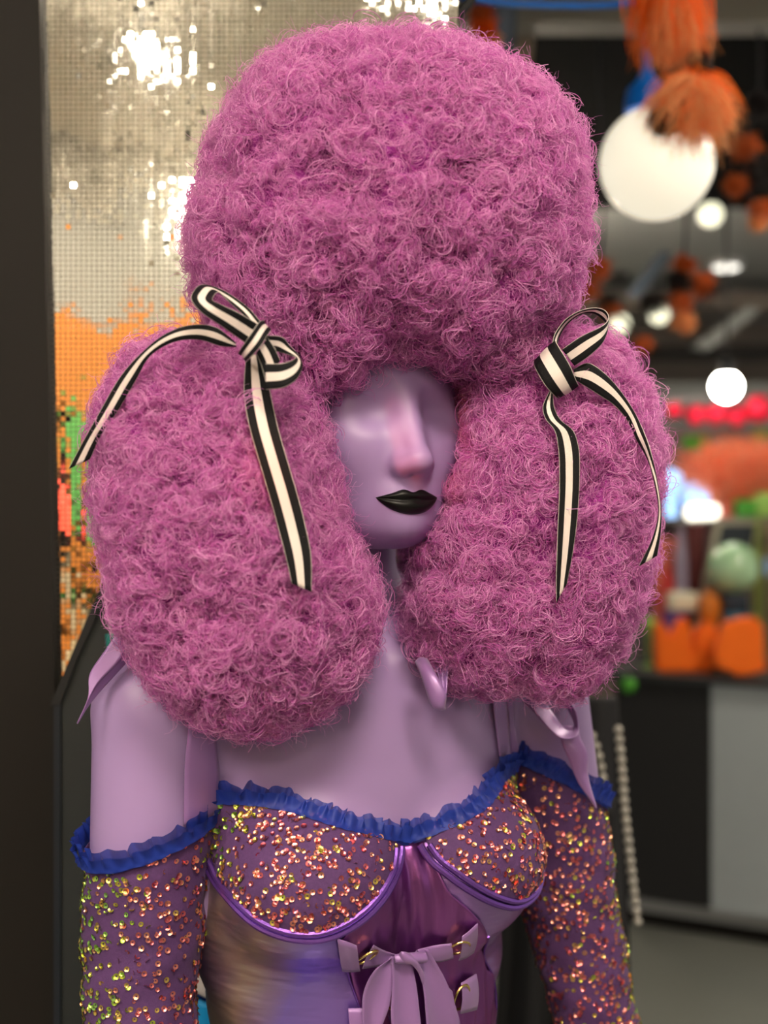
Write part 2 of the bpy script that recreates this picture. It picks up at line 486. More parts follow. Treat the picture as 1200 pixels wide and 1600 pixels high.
# dark board with black slanted trim in front of the mirror's lower corner
M['bluish'] = mat('blue_black_board', (0.008, 0.012, 0.020), 0.45)
t = empty('slanted_board', (P(90, 800, 1.31)[0], 1.31, 0))
yb = 1.312
MB().prism([P(90, 1100, yb), P(172, 905, yb), P(230, 800, yb), P(262, 800, yb), P(262, 3000, yb), P(90, 3000, yb)], (0, 0.012, 0)).build('board', M['slate'], t, world_space=True)
MB().prism([P(78, 1103, yb - 0.006), P(160, 908, yb - 0.006), P(215, 790, yb - 0.006), P(230, 795, yb - 0.006), P(177, 905, yb - 0.006), P(120, 1030, yb - 0.006), P(94, 1100, yb - 0.006)], (0, 0.014, 0)).build('trim_strip', M['black'], t, world_space=True)
MB().prism([P(84, 1098, yb - 0.004), P(94, 1098, yb - 0.004), P(94, 3000, yb - 0.004), P(84, 3000, yb - 0.004)], (0, 0.012, 0)).build('side_strip', M['bluish'], t, world_space=True)
tag(t, 'dark slate board with slanted black trim below the mirror tiles', 'board')
M['mint'] = mat('mint_plastic', (0.42, 0.50, 0.42), 0.4)
M['teal'] = mat('teal_plastic', (0.02, 0.22, 0.20), 0.35)
t = empty('tube', tuple(P(178, 1015, 1.27)))
MB().tube(np.array([P(172, 880, 1.27), P(170, 925, 1.27), P(174, 960, 1.27), P(182, 1003, 1.27)]), 0.0048, 10).build('tube_body', M['mint'], t, True, True)
MB().tube(np.array([P(179, 990, 1.27), P(180, 1004, 1.27), P(186, 1040, 1.27)]), 0.0095, 12).build('tube_base', M['teal'], t, True, True)
MB().tube(np.array([P(186, 1038, 1.27), P(200, 1100, 1.27), P(205, 2980, 1.27)]), 0.004, 8).build('tube_pole', M['black'], t, True, True)
tag(t, 'pale mint tube with a teal base beside the slate board', 'tube')

# the display behind the camera that the mirror tiles show
M['orange_panel'] = mat('orange_panel', (0.66, 0.23, 0.04), 0.6, var=0.1)
M['green_panel'] = mat('green_panel', (0.13, 0.45, 0.11), 0.6, var=0.1)
M['cream_card'] = mat('cream_card', (0.55, 0.45, 0.30), 0.7)
M['grey_panel'] = mat('silver_grey_panel', (0.34, 0.33, 0.30), 0.5)
yd = -2.0
t = empty('display_rack', (-1.0, yd, 0))
MB().box((-1.2, yd - 0.06, 1.29), (2.6, 0.05, 2.58)).build('back_board', M['black_paint'], t, world_space=True)
MB().box((-1.2, yd, 2.375), (2.6, 0.06, 0.40)).build('header', M['grey_panel'], t, world_space=True)
MB().box((-1.2, yd, 2.01), (2.6, 0.06, 0.32)).build('banner', M['orange_panel'], t, world_space=True)
for x0, x1, z0, z1, m_ in ((-1.10, 0.1, 1.34, 1.84, 'green_panel'), (-1.30, -1.22, 1.62, 1.84, 'green_panel'), (-1.21, -1.11, 1.50, 1.74, 'orange_panel'), (-1.27, -1.20, 1.32, 1.43, 'orange_panel'),
                           (-1.19, -1.13, 0.95, 1.40, 'orange_panel'), (-1.30, -1.05, 0.86, 1.02, 'orange_panel'), (-1.12, -0.85, 1.22, 1.33, 'orange_panel'),
                           (-1.12, -0.9, 1.03, 1.13, 'cream_card'), (-1.05, -0.8, 1.14, 1.21, 'green_panel'), (-1.04, -0.7, 0.84, 1.02, 'cream_card'), (-1.35, -1.20, 1.05, 1.25, 'cream_card')):
    MB().box(((x0 + x1) / 2, yd, (z0 + z1) / 2), (x1 - x0, 0.06, z1 - z0)).build('colour_panel', M[m_], t, world_space=True)
for z in (0.42, 0.82):
    MB().box((-1.2, yd + 0.12, z), (2.6, 0.3, 0.025)).build('shelf', M['cream_card'], t, world_space=True)
MB().box((-1.2, yd, 2.6765), (2.6, 0.06, 0.2)).build('cornice', M['ceiling'], t, world_space=True)
tag(t, 'display rack of orange and green panels, seen only in the mirror tiles', 'display rack')
# ------------------------------------------------------------------ mannequin: distance fields
MX, MY, YAW = -0.027, 1.17, math.radians(27)
CY, SY = math.cos(YAW), math.sin(YAW)
HYAW = math.radians(25) - YAW
HX, HY, HZ = None, None, 1.4235
_hw = np.array([-0.019, 1.150])                    # head axis in the world
HX = (_hw[0] - MX) * CY + (_hw[1] - MY) * SY
HY = -(_hw[0] - MX) * SY + (_hw[1] - MY) * CY


def to_local(p):
    p = np.asarray(p, float)
    x, y = p[..., 0] - MX, p[..., 1] - MY
    return np.stack([x * CY + y * SY, -x * SY + y * CY, p[..., 2]], -1)


def to_world(p):
    p = np.asarray(p, float)
    x, y = p[..., 0], p[..., 1]
    return np.stack([x * CY - y * SY + MX, x * SY + y * CY + MY, p[..., 2]], -1)


def ell(p, c, r):
    q = (p - np.array(c)) / np.array(r)
    k0 = np.sqrt((q * q).sum(-1)) + 1e-9
    q2 = q / np.array(r)
    k1 = np.sqrt((q2 * q2).sum(-1)) + 1e-9
    return k0 * (k0 - 1) / k1


def cap(p, a, b, ra, rb):
    a, b = np.array(a, float), np.array(b, float)
    ab = b - a
    t = np.clip(((p - a) @ ab) / (ab @ ab), 0, 1)
    return np.sqrt(((p - a - t[..., None] * ab) ** 2).sum(-1)) - (ra + (rb - ra) * t)


def smin(a, b, k):
    h = np.clip(0.5 + 0.5 * (b - a) / k, 0, 1)
    return b + (a - b) * h - k * h * (1 - h)


def smax(a, b, k):
    return -smin(-a, -b, k)


BUST = [((-0.068, -0.062, 1.137), (0.073, 0.068, 0.068)), ((0.068, -0.062, 1.137), (0.073, 0.068, 0.068))]


def sd_torso(p):
    d = ell(p, (0, 0.005, 1.13), (0.151, 0.100, 0.205))
    d = smin(d, ell(p, (0, 0.010, 1.255), (0.165, 0.082, 0.105)), 0.05)
    d = smin(d, ell(p, (0.006, 0.0, 0.975), (0.119, 0.088, 0.17)), 0.05)
    d = smin(d, ell(p, (0, 0.012, 0.83), (0.168, 0.112, 0.13)), 0.06)
    for c, r in BUST:
        d = smin(d, ell(p, c, r), 0.022)
    return d


ARM = {-1: [((-0.184, 0.002, 1.277), 0.055), ((-0.201, 0.0, 1.05), 0.043), ((-0.199, -0.03, 0.84), 0.030)],
       1: [((0.198, 0.002, 1.272), 0.052), ((0.240, 0.0, 1.05), 0.043), ((0.278, -0.03, 0.84), 0.030)]}


def sd_head(p):
    x, y = p[..., 0] - HX, p[..., 1] - HY
    c, s = math.cos(HYAW), math.sin(HYAW)
    q = np.stack([x * c + y * s, -x * s + y * c, p[..., 2] - HZ], -1)
    a = q.copy(); a[..., 0] = np.abs(a[..., 0])
    d = ell(a, (0, 0.012, 0.146), (0.075, 0.096, 0.090))
    d = smin(d, ell(a, (0, -0.030, 0.092), (0.064, 0.064, 0.088)), 0.04)
    d = smin(d, ell(a, (0, -0.052, 0.037), (0.035, 0.040, 0.033)), 0.035)
    d = smin(d, cap(a, (0.046, 0.0, 0.058), (0.016, -0.060, 0.022), 0.016, 0.013), 0.035)
    d = smin(d, ell(a, (0.034, -0.062, 0.082), (0.024, 0.022, 0.024)), 0.03)              # cheekbone
    d = smax(d, -ell(a, (0.033, -0.104, 0.113), (0.024, 0.020, 0.016)), 0.018)            # eye socket
    d = smin(d, cap(a, (0, -0.086, 0.122), (0, -0.1135, 0.071), 0.0065, 0.0090), 0.014)   # nose ridge
    d = smin(d, cap(a, (0.002, -0.082, 0.112), (0.0075, -0.098, 0.068), 0.004, 0.009), 0.012)        # side of the nose
    d = smin(d, ell(a, (0, -0.1135, 0.0685), (0.0105, 0.0105, 0.009)), 0.006)
    d = smin(d, ell(a, (0.0098, -0.101, 0.0655), (0.0068, 0.0105, 0.0070)), 0.009)        # wing of the nose
    d = smin(d, ell(a, (0, -0.087, 0.038), (0.021, 0.013, 0.015)), 0.012)                 # mouth
    d = smin(d, ell(a, (0, -0.083, 0.017), (0.017, 0.013, 0.012)), 0.014)                 # chin
    return d


def sd_body(p):
    d = sd_torso(p)
    a = p.copy(); a[..., 0] = np.abs(a[..., 0])
    d = smin(d, cap(a, (0.03, 0.022, 1.335), (0.185, 0.004, 1.288), 0.040, 0.045), 0.05)
    d = smin(d, cap(p, (-0.004, 0.030, 1.28), (HX - 0.006, HY + 0.022, 1.50), 0.054, 0.046), 0.035)
    d = smin(d, cap(a, (0.02, -0.052, 1.318), (0.13, -0.028, 1.335), 0.010, 0.012), 0.022)  # collarbones
    for s in (-1, 1):
        (p0, r0), (p1, r1), (p2, r2) = ARM[s]
        arm = smin(cap(p, p0, p1, r0, r1), cap(p, p1, p2, r1, r2), 0.004)
        d = smin(d, arm, 0.020)
    d = smin(d, sd_head(p), 0.014)
    return smax(d, 0.78 - p[..., 2], 0.01)


def surface_nets(fn, lo, hi, h):
    ax = [np.arange(l, u + h, h) for l, u in zip(lo, hi)]
    G = np.stack(np.meshgrid(*ax, indexing='ij'), -1)
    V = fn(G.reshape(-1, 3)).reshape(G.shape[:3])
    S = V < 0
    n = np.array(V.shape) - 1
    cs = np.zeros(n, int)
    for i in (0, 1):
        for j in (0, 1):
            for k in (0, 1):
                cs += S[i:n[0] + i, j:n[1] + j, k:n[2] + k]
    act = (cs > 0) & (cs < 8)
    vid = -np.ones(n, int)
    idx = np.argwhere(act)
    vid[tuple(idx.T)] = np.arange(len(idx))
    acc = np.zeros((len(idx), 3)); cnt = np.zeros(len(idx))
    co = np.array([(i, j, k) for i in (0, 1) for j in (0, 1) for k in (0, 1)])
    for a in range(8):
        for b in range(a + 1, 8):
            if np.abs(co[a] - co[b]).sum() != 1: continue
            va = V[tuple((idx + co[a]).T)]; vb = V[tuple((idx + co[b]).T)]
            m = (va < 0) != (vb < 0)
            t = np.where(m, va / np.where(m, va - vb, 1), 0)
            acc[m] += (co[a] + t[:, None] * (co[b] - co[a]))[m]; cnt[m] += 1
    pos = (idx + acc / cnt[:, None]) * h + np.array(lo)
    F = []
    for d in range(3):
        u, w = (d + 1) % 3, (d + 2) % 3
        sl0 = [slice(None)] * 3; sl1 = [slice(None)] * 3
        sl0[d] = slice(0, n[d]); sl1[d] = slice(1, n[d] + 1)
        A, B = S[tuple(sl0)], S[tuple(sl1)]
        e = np.argwhere(A != B)
        ok = (e[:, u] > 0) & (e[:, w] > 0) & (e[:, u] < n[u]) & (e[:, w] < n[w])
        e = e[ok]
        q = []
        for du, dw in ((-1, -1), (0, -1), (0, 0), (-1, 0)):
            c = e.copy(); c[:, u] += du; c[:, w] += dw
            q.append(vid[tuple(c.T)])
        q = np.stack(q, 1)
        flip = ~A[tuple(e.T)]
        q[flip] = q[flip][:, ::-1]
        F.append(q)
    return pos, np.concatenate(F)


def grad(fn, p, e=4e-4):
    g = np.stack([fn(p + np.eye(3)[i] * e) - fn(p - np.eye(3)[i] * e) for i in range(3)], -1)
    return g / (2 * e)


def snap(fn, p, it=3, lim=0.004):
    for _ in range(it):
        g = grad(fn, p); d = fn(p)
        st = (d / ((g * g).sum(-1) + 1e-9))[:, None] * g
        l = np.linalg.norm(st, axis=1)[:, None]
        p = p - st * np.minimum(1, lim / (l + 1e-9))
    return p


def subdivide(V, F):
    e = np.sort(np.concatenate([F[:, [i, (i + 1) % 4]] for i in range(4)]), 1)
    ue, inv = np.unique(e, axis=0, return_inverse=True)
    inv = inv.reshape(4, -1).T + len(V)
    mid = V[ue].mean(1); cen = V[F].mean(1)
    ci = np.arange(len(F)) + len(V) + len(ue)
    NF = np.concatenate([np.stack([F[:, i], inv[:, i], ci, inv[:, i - 1]], 1) for i in range(4)])
    return np.concatenate([V, mid, cen]), NF


bv, bf = surface_nets(sd_body, (-0.34, -0.19, 0.76), (0.34, 0.16, 1.70), 0.006)
bv = snap(sd_body, bv, 2)
bv, bf = subdivide(bv, bf)
bv = snap(sd_body, bv, 2)

man = empty('mannequin', (MX, MY, 0), YAW)
tag(man, 'lavender painted mannequin with black lips under the purple wig', 'mannequin')
mesh_obj('body', bv, bf, M['skin'], man)
MB().lathe([(0.02, 0.012), (0.02, 0.80)], c=(0, 0.01, 0), n=20).build('stand_pole', M['steel'], man, True)
MB().lathe([(0.17, 0.0), (0.17, 0.008), (0.16, 0.014), (0.001, 0.016)], c=(0, 0.01, 0), n=40).build('stand_base', M['steel'], man, True)


def ray_hit(fn, px, py, off=0.0, y0=0.80, y1=1.45):
    """where the camera ray through a pixel meets the field (world point), the surface grown by off"""
    px, py = np.broadcast_arrays(np.atleast_1d(np.asarray(px, float)), np.atleast_1d(np.asarray(py, float)))
    d = np.stack([(px - 600) / F_PX, np.ones_like(px), -(py - 800) / F_PX], -1)
    t = np.full(px.shape, y0)
    best = t.copy(); bd = np.full(px.shape, 9.0)
    for _ in range(90):
        p = d * t[:, None] + np.array([0, 0, CAM_Z])
        s = fn(to_local(p)) - off
        m = s < bd
        best = np.where(m, t, best); bd = np.minimum(bd, s)
        t = np.minimum(t + np.maximum(s, 0) * 0.8 + 0.0001 * (s > 0), y1)
    return d * best[:, None] + np.array([0, 0, CAM_Z])


# lips
def head_local(p):
    c, s = math.cos(HYAW), math.sin(HYAW)
    return np.stack([p[..., 0] * c - p[..., 1] * s + HX, p[..., 0] * s + p[..., 1] * c + HY, p[..., 2] + HZ], -1)


def front_y(fn, x, z, y0=-0.16):
    y = np.full(x.shape, y0)
    for _ in range(60):
        y = y + np.clip(fn(head_local(np.stack([x, y, z], -1))), -0.01, 0.02) * 0.8
    return y


nl, nr = 41, 17
u = np.linspace(-1, 1, nl)
wl_ = 0.0285
top = 0.0385 + 0.0064 * (1 - np.abs(u) ** 1.6) - 0.0021 * np.exp(-(u / 0.16) ** 2) + 0.0012 * np.exp(-((np.abs(u) - 0.33) / 0.2) ** 2)
bot = 0.0385 - 0.0140 * (1 - np.abs(u) ** 2.2) ** 0.85
midl = 0.0385 - 0.0022 * (1 - u ** 2) + 0.0012 * np.exp(-(u / 0.2) ** 2)
v = np.linspace(-1, 1, nr)
Z = np.where(v[None] >= 0, midl[:, None] + (top - midl)[:, None] * v[None], midl[:, None] + (midl - bot)[:, None] * v[None])
X = np.broadcast_to((u * wl_)[:, None], Z.shape)
prof = np.where(v >= 0, np.sin(np.pi * np.clip(v, 0, 1)) * 0.0022, np.sin(np.pi * np.clip(-v, 0, 1)) * 0.0036)[None] * (1 - u ** 4)[:, None]
Yl = front_y(sd_body, X.ravel(), Z.ravel()).reshape(Z.shape) - 0.0009 - prof
idx = np.arange(nl * nr).reshape(nl, nr)
F = np.stack([idx[:-1, :-1], idx[1:, :-1], idx[1:, 1:], idx[:-1, 1:]], -1).reshape(-1, 4)
o = mesh_obj('lips', head_local(np.stack([X, Yl, Z], -1).reshape(-1, 3)), F, M['lips'], man)
sm = o.modifiers.new('thickness', 'SOLIDIFY'); sm.thickness = 0.003; sm.offset = -1
o['label'] = 'glossy black painted lips'
# ------------------------------------------------------------------ costume
def W(th, z, off=0.0, fn=sd_torso):
    """torso surface at angle th (0 = front, + = her left) and height z, grown by off; local frame"""
    th, z = np.broadcast_arrays(np.asarray(th, float), np.asarray(z, float))
    sh = th.shape
    th, z = th.ravel(), z.ravel()
    d = np.stack([np.sin(th), -np.cos(th), np.zeros_like(th)], -1)
    r = np.full(th.shape, 0.30)
    for _ in range(70):
        p = d * r[:, None]; p[:, 2] = z
        r = np.maximum(r - np.clip(fn(p) - off, -0.01, 0.05) * 0.7, 0.005)
    p = d * r[:, None]; p[:, 2] = z
    return p.reshape(*sh, 3)


def Wn(p, fn=sd_torso):
    g = grad(fn, p.reshape(-1, 3), 1e-3)
    return (g / np.linalg.norm(g, axis=1)[:, None]).reshape(p.shape)


def px_tz(pts):
    pts = np.asarray(pts, float)
    q = to_local(ray_hit(sd_torso, pts[:, 0], pts[:, 1]))
    return np.stack([np.arctan2(q[:, 0], -q[:, 1]), q[:, 2]], -1)


def grid_faces(n, m, wrap=False):
    i = np.arange(n * m).reshape(n, m)
    if wrap:
        j = np.concatenate([i, i[:, :1]], 1)
        return np.stack([j[:-1, :-1], j[:-1, 1:], j[1:, 1:], j[1:, :-1]], -1).reshape(-1, 4)
    return np.stack([i[:-1, :-1], i[:-1, 1:], i[1:, 1:], i[1:, :-1]], -1).reshape(-1, 4)


costume = empty('corset_costume', (MX, MY, 0), YAW)
tag(costume, 'purple metallic corset top with sequined cups, off-shoulder sleeves and blue ruffle', 'costume')

# neckline in (angle, height), read on her right and mirrored
NECK = px_tz([(318, 1256), (335, 1249), (365, 1246), (400, 1249), (450, 1259), (500, 1276), (560, 1296), (600, 1306), (632, 1309)])
NECK[-1, 0] = 0.0
half = NECK[np.argsort(NECK[:, 0])]
neck_t = np.r_[half[:-1, 0], 0, -half[:-1, 0][::-1]]
neck_z = np.r_[half[:-1, 1], half[-1, 1], half[:-1, 1][::-1]]
TH_C = -half[0, 0]                                  # angle of the cup's outer corner


def neck_at(th):
    th = (np.asarray(th) + np.pi) % (2 * np.pi) - np.pi
    back = neck_z[0] - 0.05 * np.clip((np.abs(th) - TH_C) / 0.9, 0, 1) ** 0.7
    return np.where(np.abs(th) <= TH_C, np.interp(th, neck_t, neck_z), back)


# bodice: one foil shell round the torso, tucked under the cups
nth, nz = 200, 90
th = np.linspace(-np.pi, np.pi, nth, endpoint=False)
zt = neck_at(th) - 0.004
vv = np.linspace(0, 1, nz)
ZZ = 0.80 + (zt[None] - 0.80) * vv[:, None]
TT = np.broadcast_to(th[None], ZZ.shape)
BP = W(TT, ZZ, 0.0025)
fold = 0.0022 * np.sin(ZZ * 95 + np.sin(TT * 3.1) * 2.2 + TT * 4) * np.clip((1.09 - ZZ) / 0.05, 0, 1) * (0.4 + 0.6 * np.cos(TT * 2.0 + 0.8) ** 2)
BP = BP + Wn(BP) * fold[..., None]
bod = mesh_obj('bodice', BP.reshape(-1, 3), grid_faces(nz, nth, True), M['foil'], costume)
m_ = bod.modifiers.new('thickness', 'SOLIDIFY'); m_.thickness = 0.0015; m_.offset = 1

# centre panel between the lacing seams
seamL = px_tz([(606, 1330), (575, 1400), (530, 1470), (548, 1530), (572, 1600)])
seamR = px_tz([(655, 1322), (690, 1390), (745, 1455), (756, 1520), (766, 1600)])
zc = np.linspace(0.86, neck_z[len(neck_z) // 2] - 0.002, 60)
tl_ = np.interp(zc, seamL[::-1, 1], seamL[::-1, 0]); tr_ = np.interp(zc, seamR[::-1, 1], seamR[::-1, 0])
uu = np.linspace(0, 1, 40)
CT = tl_[:, None] * (1 - uu) + tr_[:, None] * uu
CZ = np.broadcast_to(zc[:, None], CT.shape)
CP = W(CT, CZ, 0.0062)
CP = CP + Wn(CP) * (0.0012 * np.sin(CT * 42 + CZ * 60))[..., None]
o = mesh_obj('center_panel', CP.reshape(-1, 3), grid_faces(60, 40), M['foil_dark'], costume)
m_ = o.modifiers.new('thickness', 'SOLIDIFY'); m_.thickness = 0.0012; m_.offset = 0
for sm_ in (seamL, seamR):
    zz = np.linspace(0.86, 1.085, 50)
    tt = np.interp(zz, sm_[::-1, 1], sm_[::-1, 0])
    MB().tube(W(tt, zz, 0.0068), 0.0011, 6).build('seam', M['piping'], costume, True)

# sequins: tiny cupped rings
SEQ = bpy.data.materials.new('iridescent_sequin'); SEQ.use_nodes = True
_b = SEQ.node_tree.nodes['Principled BSDF']
_b.inputs['Metallic'].default_value = 1.0
_b.inputs['Roughness'].default_value = 0.33
_at = SEQ.node_tree.nodes.new('ShaderNodeAttribute'); _at.attribute_name = 'film'
_cr = SEQ.node_tree.nodes.new('ShaderNodeValToRGB')
_e = _cr.color_ramp.elements
_e[0].position = 0.0; _e[0].color = (0.85, 0.16, 0.22, 1)
_e[1].position = 1.0; _e[1].color = (0.50, 0.88, 0.20, 1)
for p_, c_ in ((0.25, (0.95, 0.26, 0.26, 1)), (0.50, (1.0, 0.42, 0.30, 1)), (0.72, (0.92, 0.78, 0.14, 1)), (0.88, (0.60, 0.85, 0.10, 1))):
    q_ = _e.new(p_); q_.color = c_
SEQ.node_tree.links.new(_at.outputs['Fac'], _cr.inputs[0])
SEQ.node_tree.links.new(_cr.outputs[0], _b.inputs['Base Color'])


def sequins(name, pos, nor, parent, r=0.0023, tilt=0.20, lift=0.0012, greenish=None):
    n = len(pos)
    nn = nor + rng.normal(0, 1, (n, 3)) * np.where(rng.random(n) < 0.6, tilt * 0.8, 0.6)[:, None]; nn /= np.linalg.norm(nn, axis=1)[:, None]
    a = np.cross(nn, np.array([0.3, 0.2, 0.93])); a /= np.linalg.norm(a, axis=1)[:, None]
    b = np.cross(nn, a)
    k = 10
    ang = np.arange(k) * 2 * np.pi / k
    rr = r * rng.uniform(0.8, 1.12, n)
    V = []
    for q, h in ((1.0, 0.00035), (0.62, 0.0), (0.30, -0.0002)):
        ring = (np.cos(ang)[None, :, None] * a[:, None] + np.sin(ang)[None, :, None] * b[:, None]) * (rr * q)[:, None, None]
        V.append(pos[:, None] + nn[:, None] * (lift + h) + ring)
    V = np.concatenate(V, 1).reshape(-1, 3)
    F = []
    for j in range(2):
        for i in range(k):
            F.append((j * k + i, j * k + (i + 1) % k, (j + 1) * k + (i + 1) % k, (j + 1) * k + i))
    F = (np.arange(n)[:, None, None] * (3 * k) + np.array(F)[None]).reshape(-1, 4)
    o = mesh_obj(name, V, F, SEQ, parent, True)
    o['kind'] = 'stuff'
    at = o.data.attributes.new('film', 'FLOAT', 'POINT')
    f = np.clip(rng.beta(1.8, 3.4, n) + (0 if greenish is None else greenish), 0, 1)
    at.data.foreach_set('value', np.repeat(f, 3 * k).astype(np.float32))
    return o


# cups
CUPB = px_tz([(318, 1256), (340, 1249), (400, 1249), (450, 1259), (500, 1276), (560, 1296), (609, 1308), (608, 1340), (598, 1372), (578, 1403), (545, 1432), (505, 1450), (465, 1451), (420, 1436), (380, 1402), (350, 1358), (330, 1305)])
cb = catmull(np.concatenate([CUPB, CUPB[:1]]), 121)[:-1]
cc = np.array([px_tz([(465, 1350)])[0]])[0]
for s in (-1, 1):
    nb, nr_ = 120, 26
    rr = np.linspace(0, 1, nr_) ** 0.8
    Q = cc + (cb - cc)[None] * rr[:, None, None]
    dome = 0.0045 + 0.0035 * (1 - rr ** 4)
    gather = 0.0009 * np.sin(np.arange(nb) * 2 * np.pi / nb * 33) * np.clip((cc[1] - cb[:, 1]) / 0.04, 0, 1)
    pts = W(Q[..., 0] * -s, Q[..., 1], 0.003)
    nrm = Wn(pts)
    pts = pts + nrm * (dome[:, None] + gather[None] * (rr ** 3 * (1 - rr) * 4)[:, None])[..., None]
    f = grid_faces(nr_, nb, True)
    if s == 1: f = f[:, ::-1]
    cup = mesh_obj('cup', pts.reshape(-1, 3), f, M['knit'], costume)
    m_ = cup.modifiers.new('thickness', 'SOLIDIFY'); m_.thickness = 0.0012; m_.offset = 0
    ns = 560
    ii = rng.integers(0, nb, ns); q = np.sqrt(rng.random(ns)) * 0.985
    S2 = cc + (cb[ii] - cc) * q[:, None]
    sp = W(S2[:, 0] * -s, S2[:, 1], 0.003); sn = Wn(sp)
    sp = sp + sn * (0.0045 + 0.0035 * (1 - q ** 4))[:, None]
    sequins('sequins', sp, sn, cup, greenish=0.6 * np.clip((np.abs(S2[:, 0]) - 0.95) / 0.35, 0, 1))
    # double piping under the cup
    i0 = int(np.argmin(np.linalg.norm((cb - CUPB[7]) * [0.1, 1], axis=1)))
    lo = cb[i0 - 2:119]
    for dz, rad in ((1.03, 0.0029), (1.135, 0.0029)):
        L2 = cc + (lo - cc) * dz
        pp = W(L2[:, 0] * -s, L2[:, 1], 0.0082)
        MB().tube(pp, rad, 8).build('underwire_piping', M['piping'], costume, True)


# ruffles
def ruffle(name, base, nor, h, parent, seed, pitch=0.0095):
    r = np.random.default_rng(seed)
    n = len(base)
    t = np.gradient(base, axis=0); seg = np.linalg.norm(t, axis=1); t /= seg[:, None]
    up = np.cross(t, nor); up /= np.linalg.norm(up, axis=1)[:, None]
    up *= np.where(up[:, 2:3] < 0, -1, 1)
    ph = np.cumsum(seg / (pitch * np.interp(np.arange(n), np.linspace(0, n, 30), r.uniform(0.6, 1.5, 30)))) * 2 * np.pi
    hv = 1 + 0.13 * np.interp(np.arange(n), np.linspace(0, n, 60), r.normal(0, 1, 60))
    MBs = []
    for layer, (hh, off, am) in enumerate(((h, 0.0015, 0.0020), (h * 0.62, 0.0050, 0.0020))):
        rows = 7
        f = np.linspace(-0.22, 1, rows)
        V = base[:, None] + up[:, None] * (hh * f[None] * hv[:, None])[..., None] + nor[:, None] * (off + am * np.abs(f)[None] * np.sin(ph + layer * 1.3)[:, None] + 0.003 * np.clip(f, 0, 1)[None] ** 2)[..., None]
        V += t[:, None] * (0.002 * np.cos(ph * 0.5 + layer)[:, None] * f[None])[..., None]
        MBs.append((V.reshape(-1, 3), grid_faces(n, rows)))
    V = np.concatenate([q[0] for q in MBs]); F = np.concatenate([MBs[0][1], MBs[1][1] + len(MBs[0][0])])
    return mesh_obj(name, V, F, M['organza'], parent)


tr = np.linspace(-TH_C - 0.02, TH_C + 0.02, 700)
rp = W(tr, neck_at(tr) - 0.001, 0.006)
ruffle('neck_ruffle', rp, Wn(rp), 0.0165, costume, 3)

